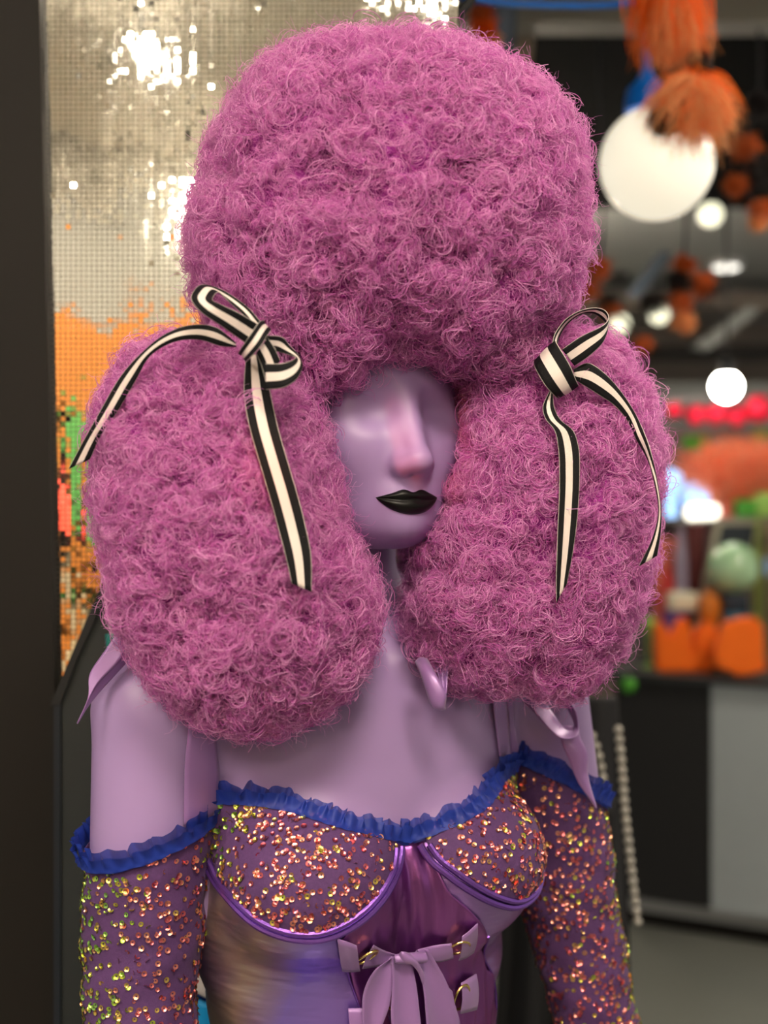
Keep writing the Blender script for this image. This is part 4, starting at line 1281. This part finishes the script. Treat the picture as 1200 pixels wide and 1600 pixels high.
# ------------------------------------------------------------------ globe lamp, cable, feather garlands
M['globe'] = mat('globe_glass', (0.85, 0.84, 0.78), 0.3, emit=(1.0, 0.90, 0.70), estr=0.40)
M['blue_metal'] = mat('blue_enamel', (0.0, 0.16, 0.70), 0.35)
YG = 2.3
gc = P(1026, 255, YG)
t = empty('globe_lamp', (gc[0], gc[1], CEIL))
MB().sphere(gc, 0.1015, 32).build('globe', M['globe'], t, True, True)
MB().lathe([(0.006, 0.30), (0.007, 0.115), (0.018, 0.092), (0.036, 0.074), (0.040, 0.055), (0.040, 0.035)], c=gc + np.array([-0.018, 0, 0.058]), n=24).build('shade_cap', M['blue_metal'], t, True, True)
MB().tube([gc + np.array([-0.018, 0, 0.35]), (gc[0] - 0.018, gc[1], CEIL - 0.002)], 0.007, 10).build('rod', M['blue_metal'], t, True, True)
tag(t, 'glowing white globe pendant lamp with blue cap under the feather garland', 'lamp')
t = empty('blue_cable', tuple(P(860, 4, 2.0)))
MB().tube(catmull(np.array([P(690, -14, 2.0), P(760, 2, 2.0), P(860, 9, 2.0), P(960, 8, 2.0), P(1030, -2, 2.0)]), 30), 0.0052, 10).build('cable', M['blue_metal'], t, True, True)
MB().tube([P(690, -14, 2.0), (P(690, -14, 2.0)[0], 2.0, CEIL - 0.002)], 0.004, 8).build('hanger', M['blue_metal'], t, True, True)
MB().tube([P(1030, -2, 2.0), (P(1030, -2, 2.0)[0], 2.0, CEIL - 0.002)], 0.004, 8).build('hanger', M['blue_metal'], t, True, True)
tag(t, 'bright blue cable strung across above the wig', 'cable')
o = MB().tube(catmull(np.array([P(748, -40, 1.45), P(735, 0, 1.45), P(712, 28, 1.45), P(690, 60, 1.45), P(660, 120, 1.45)]), 24), 0.006, 8).build('black_strap', M['black'], None, True)
tag(o, 'black strap at the corner of the mirror tiles above the wig', 'strap')

M['fur_o'] = hair_mat('orange_feather', (1.0, 0.12, 0.003), (1.0, 0.24, 0.02), 0.35, 0.5, 0.3)
M['fur_tip'] = hair_mat('peach_feather', (0.90, 0.33, 0.10), (0.95, 0.50, 0.24), 0.4, 0.5, 0.3)
M['fur_k'] = hair_mat('black_feather', (0.008, 0.006, 0.006), (0.02, 0.012, 0.010), 0.2, 0.5, 0.3)
M['fur_r'] = hair_mat('rust_feather', (0.50, 0.08, 0.01), (0.70, 0.17, 0.04), 0.3, 0.5, 0.3)
M['fur_c'] = hair_mat('coral_feather', (0.98, 0.24, 0.10), (1.0, 0.46, 0.28), 0.4, 0.6, 0.2)
M['fur_m'] = hair_mat('maroon_feather', (0.16, 0.01, 0.01), (0.28, 0.02, 0.02), 0.3, 0.5, 0.2)


def fan(name, origin, Y, a0, a1, l0, l1, n, m_, parent, w0=6, grav=0.35, rad=0.0006, seed=0, thick=0.35, tip=0.2):
    """a tuft of feather strands from a pixel, angles in degrees (0 = right, 90 = down), lengths in pixels"""
    r = np.random.default_rng(seed)
    sc = Y / F_PX
    K = 10
    t_ = np.linspace(0, 1, K)
    a = np.radians(r.uniform(a0, a1, n)); L = r.uniform(l0, l1, n) * sc
    o0 = P(*origin, Y) + np.stack([r.normal(0, w0 * sc, n), r.normal(0, w0 * sc, n), r.normal(0, w0 * sc * 0.6, n)], -1)
    yd_ = r.normal(0, thick, n)
    d = unit(np.stack([np.cos(a), yd_, -np.sin(a)], -1))
    pts = o0[:, None] + d[:, None] * (L[:, None] * t_)[..., None]
    pts[..., 2] -= grav * L[:, None] * t_ ** 2
    pts += r.normal(0, 1, (n, 1, 3)) * (L[:, None] * 0.10 * np.sin(t_ * 3.1))[..., None]
    m = np.array(world_matrix(parent).inverted())
    pts = pts @ m[:3, :3].T + m[:3, 3]
    c = curves_obj(name, pts, np.full(n, rad), m_, parent, tip)
    c['kind'] = 'stuff'
    return c


YB = 1.9
t = empty('feather_garland', tuple(P(1060, -60, YB)))
MB().tube(catmull(np.array([(P(1045, -80, YB)[0], YB, CEIL - 0.002), P(1045, -80, YB), P(1055, 20, YB), P(1080, 70, YB), P(1092, 110, YB), P(1075, 165, YB), P(1045, 190, YB)]), 40), 0.003, 8).build('cord', M['black_cloth'], t, True, True)
fan('orange_tuft', (1040, -60), YB, 66, 104, 60, 150, 1500, M['fur_o'], t, 15, 0.1, 0.0009, 1, 0.2)
fan('orange_tuft', (1046, 0), YB - 0.02, 50, 110, 40, 100, 500, M['fur_tip'], t, 12, 0.2, 0.0007, 2, 0.2)
fan('black_tuft', (1092, 84), YB, 70, 110, 18, 44, 700, M['fur_k'], t, 6, 0.1, 0.0011, 3)
fan('orange_tuft', (1082, 122), YB, 15, 172, 35, 72, 1500, M['fur_o'], t, 10, 0.55, 0.0009, 4, 0.35)
fan('orange_tuft', (1080, 128), YB - 0.02, 10, 176, 62, 92, 420, M['fur_tip'], t, 9, 0.5, 0.0007, 5, 0.35)
fan('black_tuft', (1075, 170), YB - 0.01, 140, 172, 22, 62, 900, M['fur_k'], t, 6, 0.12, 0.0011, 6, 0.15)
tag(t, 'orange and black feather garland hanging over the globe lamp', 'garland', 'feather garlands')


def far_garland(label, tufts, Y, seed):
    t = empty('feather_garland', tuple(P(*tufts[0][:2], Y)))
    pp = [P(x, y, Y) for x, y, _, _ in tufts]
    top_ = pp[0].copy(); top_[2] = CEIL - 0.002
    MB().tube(catmull(np.array([top_] + pp), 30), 0.004, 6).build('cord', M['black_cloth'], t, True, True)
    for k_, (x, y, s_, m_) in enumerate(tufts):
        nm = 'black_tuft' if m_ == 'fur_k' else 'orange_tuft'
        fan(nm, (x, y), Y, 0, 360, s_ * 0.4, s_, 260, M[m_], t, s_ * 0.2, 0.3, 0.0016, seed + k_, 0.6)
    return tag(t, label, 'garland', 'feather garlands')


far_garland('rust and black feather garland at the frame edge beside the globe', [(1185, 160, 30, 'fur_k'), (1165, 225, 28, 'fur_r'), (1190, 265, 34, 'fur_k'), (1150, 285, 22, 'fur_r'), (1190, 325, 26, 'fur_r'), (1185, 345, 18, 'fur_tip')], 3.3, 20)
far_garland('small rust feather garland low beside the wig edge', [(935, 415, 24, 'fur_r'), (915, 450, 24, 'fur_r'), (948, 470, 20, 'fur_k'), (955, 482, 20, 'fur_r'), (1005, 535, 18, 'fur_r')], 3.4, 30)
far_garland('rust and black feather garland between the two bright bulbs', [(1068, 410, 22, 'fur_r'), (1060, 435, 24, 'fur_k'), (1098, 440, 26, 'fur_r'), (1020, 470, 26, 'fur_k'), (1062, 468, 24, 'fur_r'), (1068, 500, 22, 'fur_tip'), (1110, 450, 14, 'fur_k')], 3.4, 40)
far_garland('orange feather tuft garland above the wig by the beige frame', [(752, 20, 22, 'fur_r'), (755, 40, 26, 'fur_o'), (768, 62, 18, 'fur_tip')], 2.9, 50)
M['blue_grey'] = mat('blue_grey_cloth', (0.12, 0.15, 0.20), 0.7)
drape('blue_grey_banner', ((742, -57), (815, -57), (800, 120), (738, 120)), 3.1, 0.02, 1.2, M['blue_grey'], 'blue grey banner above the wig behind the orange tuft', 'banner', 24, 12)

# ------------------------------------------------------------------ far lamps
M['lamp_far'] = mat('far_bulb_glow', (0.9, 0.9, 0.85), 0.4, emit=(1.0, 0.97, 0.68), estr=0.75)
M['lamp_big'] = mat('far_lamp_glow', (0.9, 0.9, 0.85), 0.4, emit=(1.0, 0.98, 0.88), estr=30)


def far_bulb(px, py, z, rpx, label, m='lamp_far'):
    Y = (z - CAM_Z) * F_PX / (800 - py)
    x = P(px, py, Y)[0]
    return bulb_light(x, Y, z, rpx * Y / F_PX, label, m, 'bright bulbs far back in the shop')


far_bulb(1110, 335, 2.58, 19, 'bright bulb just below the globe lamp')
far_bulb(968, 506, 2.50, 15, 'bright bulb right at the wig edge')
far_bulb(1030, 490, 2.50, 16, 'bright bulb below the rust and black garland')
far_bulb(1135, 604, 1.935, 22, 'largest blazing bulb above the red pom-poms', 'lamp_big')


def far_disc(px, py, rpx, label):
    Y = (CEIL - CAM_Z) * F_PX / (800 - py)
    t = empty('ceiling_light', (P(px, py, Y)[0], Y, CEIL))
    r = rpx * Y / F_PX
    MB().lathe([(r * 1.2, -0.001), (r * 1.2, -0.03), (r, -0.035), (r, -0.01)], n=24).build('rim', M['white_metal'], t, True)
    MB().lathe([(r, -0.02), (r * 0.7, -0.045), (0.001, -0.05)], n=24).build('diffuser', M['lamp_dim'], t, True)
    return tag(t, label, 'ceiling light', 'dim ceiling lights far back')


M['lamp_dim'] = mat('dim_lamp_glow', (0.8, 0.8, 0.75), 0.4, emit=(1.0, 0.95, 0.85), estr=1.2)
far_disc(1135, 408, 22, 'dim ceiling light above its dimmer neighbour')
far_disc(1135, 478, 20, 'dim ceiling light lower and farther than its neighbour')
M['duct'] = mat('grey_duct', (0.30, 0.31, 0.30), 0.4)
o = MB().prism([P(1085, 540, 6.6), P(1110, 545, 6.6), P(1190, 485, 6.6), P(1170, 478, 6.6)], (0, 0.12, 0)).build('duct', M['duct']); tag(o, 'slanting pale duct under the far ceiling', None, None, 'structure')
o = MB().prism([P(985, 455, 5.2), P(1005, 460, 5.2), P(1050, 395, 5.2), P(1035, 392, 5.2)], (0, 0.1, 0)).build('strut', M['blue_grey']); tag(o, 'slanting blue grey strut below the soffit', None, None, 'structure')
o = MB().box((2.4, 7.4, P(0, 470, 7.4)[2] - 0.02), (5.2, 0.3, 0.10)).build('trim_3', M['taupe']); tag(o, 'taupe beam across the far ceiling', None, None, 'structure')
o = MB().box((2.4, 7.2, P(0, 552, 7.2)[2]), (5.2, 0.2, 0.07)).build('trim_4', M['black_paint']); tag(o, 'dark beam low across the far ceiling', None, None, 'structure')
o = MB().box((2.6, 8.2, 1.9), (5.0, 0.1, 0.75)).build('bulkhead', M['duct']); tag(o, 'grey bulkhead across the far end of the shop', None, None, 'structure')

# ------------------------------------------------------------------ counter
M['counter_w'] = mat('white_laminate', (0.36, 0.40, 0.42), 0.25, var=0.05)
A, B = np.array([P(962, 0, 4.52)[0], 4.52]), np.array([P(1420, 0, 4.06)[0], 4.06])
dv = (B - A) / np.linalg.norm(B - A); nv_ = np.array([-dv[1], dv[0]])
Cw = A + dv * ((P(1105, 0, 4.40)[0] - A[0]) / dv[0])


def slab(a, b, d0, d1, z0, z1):
    q = [a + nv_ * d0, b + nv_ * d0, b + nv_ * d1, a + nv_ * d1]
    return MB().prism([(p_[0], p_[1], z0) for p_ in q], (0, 0, z1 - z0))


t = empty('shop_counter', (A[0], A[1], 0))
slab(A, Cw - dv * 0.004, 0, 0.55, 0.09, 0.865).build('black_cabinet', M['black'], t, world_space=True)
slab(Cw + dv * 0.004, B, 0, 0.55, 0.09, 0.865).build('white_cabinet', M['counter_w'], t, world_space=True)
slab(A - dv * 0.03, B, -0.03, 0.58, 0.866, 0.888).build('countertop', M['slate'], t, world_space=True)
slab(A - dv * 0.01, B, -0.012, 0.0, 0.06, 0.10).build('chrome_rail', M['steel'], t, world_space=True)
slab(A, B, 0.03, 0.5, 0.0, 0.088).build('plinth', M['black_paint'], t, world_space=True)
tag(t, 'shop counter with black and white cabinets and chrome kick rail', 'counter')
ZT = 0.889


def yc(px, d):
    """distance of the spot on the counter a depth d behind its front, at a pixel column"""
    k = (px - 600) / F_PX
    a = A + nv_ * d
    s_ = (k * a[1] - a[0]) / (dv[0] - k * dv[1])
    return (a + dv * s_)[1]


def piece(px, d, m_, name, label, cat, prof=None, box=None, sq=(1, 1, 1), z=None, group=None, smooth=True):
    Y = yc(px, d); x = P(px, 0, Y)[0]
    c = (x, Y, ZT if z is None else z)
    mb = MB()
    if prof is not None: mb.lathe(prof, c=c, n=20)
    else: mb.rbox((c[0], c[1], c[2] + box[2] / 2), box, min(box) * 0.12)
    o = mb.build(name, M[m_], None, smooth)
    if label: tag(o, label, cat, group)
    return o


for nm, c_, r_ in (('orange_plush', (0.98, 0.16, 0.006), 0.9), ('lime', (0.30, 0.52, 0.10), 0.4), ('grape', (0.10, 0.04, 0.22), 0.5), ('cream', (0.72, 0.68, 0.52), 0.6), ('pumpkin', (0.60, 0.17, 0.01), 0.5),
                   ('navy', (0.008, 0.016, 0.03), 0.5), ('petrol', (0.005, 0.09, 0.16), 0.4), ('scarlet', (0.62, 0.02, 0.02), 0.4), ('lilac', (0.34, 0.28, 0.40), 0.4), ('maroon', (0.10, 0.003, 0.005), 0.6),
                   ('stone', (0.42, 0.38, 0.30), 0.7), ('olive', (0.28, 0.33, 0.08), 0.5), ('tan', (0.42, 0.28, 0.16), 0.7), ('hot_pink', (0.95, 0.01, 0.06), 0.5), ('leaf', (0.06, 0.30, 0.02), 0.6), ('sky', (0.28, 0.52, 0.95), 0.4), ('salmon', (0.70, 0.16, 0.10), 0.5)):
    M[nm] = mat(nm, c_, r_, var=0.1, vscale=20)
M['ball_glass'] = mat('green_ball', (0.42, 0.68, 0.40), 0.15, coat=0.5, var=0.5, vscale=12)
M['glow_white'] = mat('warm_white_tube', (0.8, 0.8, 0.7), 0.4, emit=(1.0, 0.93, 0.75), estr=1.6)
M['glow_blue'] = mat('blue_bulb', (0.2, 0.4, 0.8), 0.4, emit=(0.35, 0.60, 1.0), estr=0.8)


def sign(name, pts, d, thick, m_, label):
    Y0 = yc(np.mean([p_[0] for p_ in pts]), d)
    poly = [P(x, y, Y0) for x, y in pts]
    lo = min(p_[2] for p_ in poly)
    for p_ in poly: p_[2] += ZT - lo + 0.0005
    o = MB().prism(poly, (0, thick, 0)).build(name, M[m_])
    bm = bmesh.new(); bm.from_mesh(o.data)
    bmesh.ops.bevel(bm, geom=[e for e in bm.edges], offset=0.006, segments=2, affect='EDGES')
    bm.to_mesh(o.data); bm.free()
    return tag(o, label, 'letter block', 'orange letter blocks on the counter')


sign('letter_block', [(1028, 1062), (1026, 990), (1034, 985), (1041, 989), (1048, 1012), (1058, 992), (1068, 978), (1076, 980), (1081, 1000), (1082, 1038), (1086, 1038), (1090, 1000), (1104, 987), (1116, 986), (1121, 994), (1117, 1028), (1112, 1062)], 0.10, 0.07, 'orange_plush', 'orange W-shaped letter block at the counter front')
sign('letter_block', [(1122, 1064), (1118, 1040), (1130, 1002), (1140, 992), (1174, 984), (1186, 987), (1193, 1000), (1194, 1050), (1200, 1066), (1180, 1072), (1152, 1076), (1142, 1068)], 0.06, 0.07, 'orange_plush', 'orange round-topped letter block nearest the frame edge')
piece(1014, 0.16, 'lime', 'lime_ball', 'lime green ball on a dark stem by the wig', 'ornament', prof=[(0.03, 0), (0.03, 0.006), (0.006, 0.01), (0.006, 0.13)] + [(0.026 * math.sin(a_), 0.155 - 0.03 * math.cos(a_)) for a_ in np.linspace(0.25, 3.13, 10)])
t = empty('green_bauble', tuple(P(982, 1068, 4.38)))
q = P(982, 1070, 4.38)
MB().sphere(q, 0.027, 16).build('ball', M['leaf'], t, True, True)
MB().tube([q + np.array([0, 0, 0.02]), q + np.array([0.004, 0.06, 0.05]), q + np.array([0.006, 0.16, 0.045])], 0.002, 6).build('hook', M['steel'], t, True, True)
tag(t, 'green bauble hooked on the end of the counter', 'ornament')
piece(1055, 0.30, 'grape', 'purple_box', 'purple box under the cream cushion', 'box', box=(0.075, 0.08, 0.20))
piece(1066, 0.30, 'cream', 'cream_cushion', 'cream bolster cushion on the purple box', 'cushion', box=(0.10, 0.09, 0.065), z=ZT + 0.2005)
piece(1109, 0.27, 'pumpkin', 'orange_pumpkin', 'dark orange pumpkin pot behind the W-shaped block', 'pumpkin', prof=[(0.02, 0.0), (0.03, 0.10), (0.022, 0.15), (0.036, 0.175), (0.042, 0.21), (0.036, 0.25), (0.02, 0.262), (0.008, 0.285)])
piece(1147, 0.30, 'petrol', 'petrol_box', 'petrol blue box under the black pedestal', 'box', box=(0.09, 0.09, 0.20))
piece(1147, 0.30, 'navy', 'black_pedestal', 'black pedestal block under the green ball', 'pedestal', box=(0.085, 0.085, 0.065), z=ZT + 0.2005)
o = piece(1146, 0.30, 'ball_glass', 'green_glass_ball', 'mottled green glass ball on the black pedestal', 'ornament', prof=[(max(0.001, 0.092 * math.sin(a_)), 0.093 - 0.092 * math.cos(a_)) for a_ in np.linspace(0.2, 3.14, 16)], z=ZT + 0.266)
piece(1186, 0.46, 'olive', 'olive_bottle', 'tall olive bottle beside the green glass ball', 'bottle', prof=[(0.022, 0), (0.024, 0.30), (0.020, 0.42), (0.010, 0.47), (0.010, 0.55)])
piece(1222, 0.40, 'tan', 'tan_vase', 'tall tan vase at the frame edge', 'vase', prof=[(0.03, 0), (0.05, 0.10), (0.045, 0.25), (0.04, 0.40), (0.05, 0.52), (0.045, 0.53)])
piece(1042, 0.40, 'scarlet', 'red_bottle', 'red bottle behind the cream cushion', 'bottle', prof=[(0.022, 0), (0.022, 0.24), (0.020, 0.30), (0.010, 0.33), (0.010, 0.36)])
piece(1064, 0.46, 'lilac', 'lilac_bottle', 'tall lilac bottle behind the cream cushion', 'bottle', prof=[(0.022, 0), (0.023, 0.36), (0.020, 0.42), (0.012, 0.46), (0.012, 0.50)])
piece(1088, 0.52, 'maroon', 'maroon_box', 'tall maroon box behind the beige post', 'box', box=(0.06, 0.05, 0.52))
piece(1040, 0.52, 'salmon', 'salmon_box', 'salmon coloured box at the wig edge', 'box', box=(0.09, 0.05, 0.46))

# display shelf unit behind the counter
YS = 5.45
def Z_(py, Y=YS): return P(0, py, Y)[2]
def X_(px, Y=YS): return P(px, 0, Y)[0]
M['shelf_m'] = mat('grey_shelf', (0.20, 0.19, 0.18), 0.6)
M['mauve_back'] = mat('mauve_board', (0.30, 0.22, 0.22), 0.8, var=0.15, vscale=5)
t = empty('display_shelf', (X_(1150), YS, 0))
MB().box(((X_(985) + X_(1330)) / 2, YS + 0.19, Z_(665) / 2), (X_(1330) - X_(985), 0.02, Z_(665))).build('back_board', M['mauve_back'], t, world_space=True)
for px_ in (985, 1330):
    MB().box((X_(px_), YS, Z_(665) / 2), (0.03, 0.36, Z_(665))).build('upright', M['shelf_m'], t, world_space=True)
for py_ in (812, 900, 980):
    MB().box(((X_(987) + X_(1330)) / 2, YS, Z_(py_)), (X_(1330) - X_(987) - 0.032, 0.36, 0.02)).build('shelf', M['shelf_m'], t, world_space=True)
MB().box(((X_(985) + X_(1330)) / 2, YS, Z_(625)), (X_(1330) - X_(985) + 0.1, 0.05, 0.03)).build('top_rail', M['shelf_m'], t, world_space=True)
for px_ in (985, 1330):
    MB().box((X_(px_), YS, (Z_(665) + Z_(625)) / 2), (0.025, 0.05, Z_(625) - Z_(665))).build('rail_post', M['shelf_m'], t, world_space=True)
tag(t, 'grey display shelf unit behind the shop counter', 'shelf')
YF = YS - 0.10


def on_shelf(px, py_shelf, name, label, cat, m_, prof=None, box=None, group=None, dy=0.0):
    Y = YF + dy
    z = P(0, py_shelf, YS)[2] + 0.0105
    mb = MB()
    if prof is not None: mb.lathe(prof, c=(P(px, 0, Y)[0], Y, z), n=20)
    else: mb.rbox((P(px, 0, Y)[0], Y, z + box[2] / 2), box, min(box) * 0.12)
    return tag(mb.build(name, M[m_], None, True), label, cat, group)


def ball_prof(r, stand=0.03):
    return [(r * 0.5, 0), (r * 0.45, stand)] + [(r * math.sin(a_), stand + r - r * math.cos(a_)) for a_ in np.linspace(0.45, 3.13, 12)]


on_shelf(1048, 812, 'blue_bulb', 'pale blue glowing bulb beside the wig', 'lamp', 'glow_blue', prof=ball_prof(0.050, 0.10), group='blue bulbs on the shelf')
on_shelf(1087, 812, 'blue_bulb', 'larger blue glowing bulb over the white tube lamp', 'lamp', 'glow_blue', prof=ball_prof(0.058, 0.03), group='blue bulbs on the shelf')
on_shelf(1034, 812, 'lilac_bulb', 'dull lilac bulb highest at the wig edge', 'lamp', 'lilac', prof=ball_prof(0.042, 0.17), group='blue bulbs on the shelf', dy=0.1)
o = MB().tube([P(1072, 801, YF - 0.10), P(1076, 801, YF - 0.10), P(1118, 799, YF - 0.10), P(1122, 799, YF - 0.10)], np.array([0.02, 0.030, 0.030, 0.02]), 14).build('tube_lamp', M['glow_white'], None, True)
tag(o, 'short white tube lamp along the shelf edge', 'lamp')
on_shelf(1165, 812, 'green_box', 'bright green box at the end of the white tube lamp', 'box', 'leaf', box=(0.075, 0.08, 0.075), dy=-0.05)
on_shelf(1192, 812, 'lime_box', 'lime box at the frame edge beside the green box', 'box', 'lime', box=(0.07, 0.08, 0.10), dy=-0.05)
# leaning framed black picture and beige post stand on the counter
Yq = yc(1140, 0.45)
t = empty('framed_picture', tuple(P(1148, 900, Yq)))
fr = [P(1120, 812, Yq), P(1190, 812, Yq), P(1178, 882, Yq), P(1106, 882, Yq)]
MB().prism(fr, (0, 0.02, 0)).build('frame', M['stone'], t, world_space=True)
inn = [P(1127, 820, Yq - 0.003), P(1181, 820, Yq - 0.003), P(1171, 873, Yq - 0.003), P(1116, 873, Yq - 0.003)]
MB().prism(inn, (0, 0.006, 0)).build('picture', M['navy'], t, world_space=True)
zt_ = ZT + 0.001
MB().prism([P(1106, 882, Yq), P(1124, 882, Yq), (P(1092, 0, Yq)[0], Yq, zt_), (P(1077, 0, Yq)[0], Yq, zt_)], (0, 0.03, 0)).build('easel_leg', M['stone'], t, world_space=True)
MB().prism([P(1164, 882, Yq), P(1174, 882, Yq), (P(1170, 0, Yq)[0], Yq, zt_), (P(1160, 0, Yq)[0], Yq, zt_)], (0, 0.03, 0)).build('easel_leg', M['stone'], t, world_space=True)
tag(t, 'black picture in a beige frame on a leaning easel', 'picture')
on_shelf(1200, 900, 'blue_box', 'small blue box at the frame edge below the lime box', 'box', 'sky', box=(0.05, 0.06, 0.07))

# red pom-poms on a string, coral plumes and leaves above the shelf
t0s = catmull(np.array([P(987, 624, YS - 0.04), P(1060, 640, YS - 0.04), P(1110, 648, YS - 0.04), P(1160, 646, YS - 0.04), P(1210, 634, YS - 0.04), P(1330, 626, YS - 0.04)]), 40)
o = MB().tube(t0s, 0.004, 6).build('string', M['black_cloth'], None, True)
tag(o, 'dark string carrying the red pom-poms', 'string')
for k_, (x, y, r_, lab) in enumerate([(1053, 640, 13, 'palest pink-red pom-pom at the wig edge'), (1087, 648, 17, 'hot red pom-pom second from the wig'), (1120, 646, 18, 'hot red pom-pom left below the blazing bulb'), (1152, 650, 17, 'hot red pom-pom right below the blazing bulb'), (1185, 638, 23, 'largest hot red pom-pom near the frame edge')]):
    t = empty('pom_pom', tuple(P(x, y, YS - 0.11)))
    core_ = MB().sphere((0, 0, 0), r_ * 0.8 * YS / F_PX, 12).build('core', M['hot_pink'], t, True)
    M['fur_p'] = M.get('fur_p') or hair_mat('red_yarn', (0.95, 0.01, 0.06), (1.0, 0.04, 0.12), 0.3, 0.7, 0.2)
    fan('yarn', (x, y), YS - 0.11, 0, 360, r_ * 0.7, r_ * 1.0, 500, M['fur_p'], t, 1, 0.05, 0.0025, 60 + k_, 0.7, 0.7)
    tag(t, lab, 'pom-pom', 'red pom-poms on the string')
for k_, (ox, oy, a0, a1, l1, lab) in enumerate([(1130, 792, 215, 320, 120, 'coral feather plume nearest the wig'), (1182, 792, 220, 325, 130, 'coral feather plume at the frame edge')]):
    z_ = P(0, 812, YS)[2] + 0.0105
    b0 = P(ox, oy, YF + 0.06)
    t = empty('feather_plume', (b0[0], b0[1], z_))
    MB().lathe([(0.05, 0), (0.055, 0.05), (0.035, 0.10), (0.04, 0.11)], c=(b0[0], b0[1], z_), n=18).build('vase', M['salmon'], t, True, True)
    fan('feathers', (ox, oy - 8), YF + 0.06, a0, a1, 30, l1, 900, M['fur_c'], t, 7, 0.12, 0.0035, 80 + k_, 0.4, 0.5)
    fan('feathers', (ox, oy - 40), YF + 0.03, 150, 390, 20, 70, 700, M['fur_c'], t, 10, 0.1, 0.0035, 90 + k_, 0.5, 0.5)
    tag(t, lab, 'plume', 'coral feather plumes on the shelf')
for k_, (x, y, a0, a1, lab) in enumerate([(1088, 700, 200, 330, 'small green leaf spray beside the coral plume'), (1195, 690, 180, 300, 'bright green leaf spray at the frame edge under the pom-poms')]):
    t = empty('leaf_spray', tuple(P(x, y, YF + 0.12)))
    MB().tube(np.array([P(x, y, YF + 0.12), P(x, 760, YF + 0.12), (P(x, 0, YF + 0.12)[0], YF + 0.12, P(0, 812, YS)[2] + 0.011)]), 0.004, 6).build('stem', M['leaf'], t, True, True)
    r = np.random.default_rng(k_)
    for j in range(11):
        an = math.radians(r.uniform(a0, a1)); l_ = r.uniform(16, 30) * YF / F_PX; w_ = l_ * 0.32
        d_ = np.array([math.cos(an), r.normal(0, 0.3), -math.sin(an)]); d_ /= np.linalg.norm(d_)
        sd_ = np.cross(d_, [0, 1, 0]); sd_ /= np.linalg.norm(sd_)
        b0 = P(x, y, YF + 0.12)
        mid_ = b0 + d_ * l_ * 0.5
        MB().add([b0, mid_ + sd_ * w_ + [0, -0.006, 0], b0 + d_ * l_, mid_ - sd_ * w_ + [0, -0.006, 0], mid_ + [0, 0.004, 0]], [(0, 1, 4), (1, 2, 4), (2, 3, 4), (3, 0, 4)]).build('leaf', M['leaf'], t, False, True)
    tag(t, lab, 'leaf spray', 'leaf sprays on the shelf')
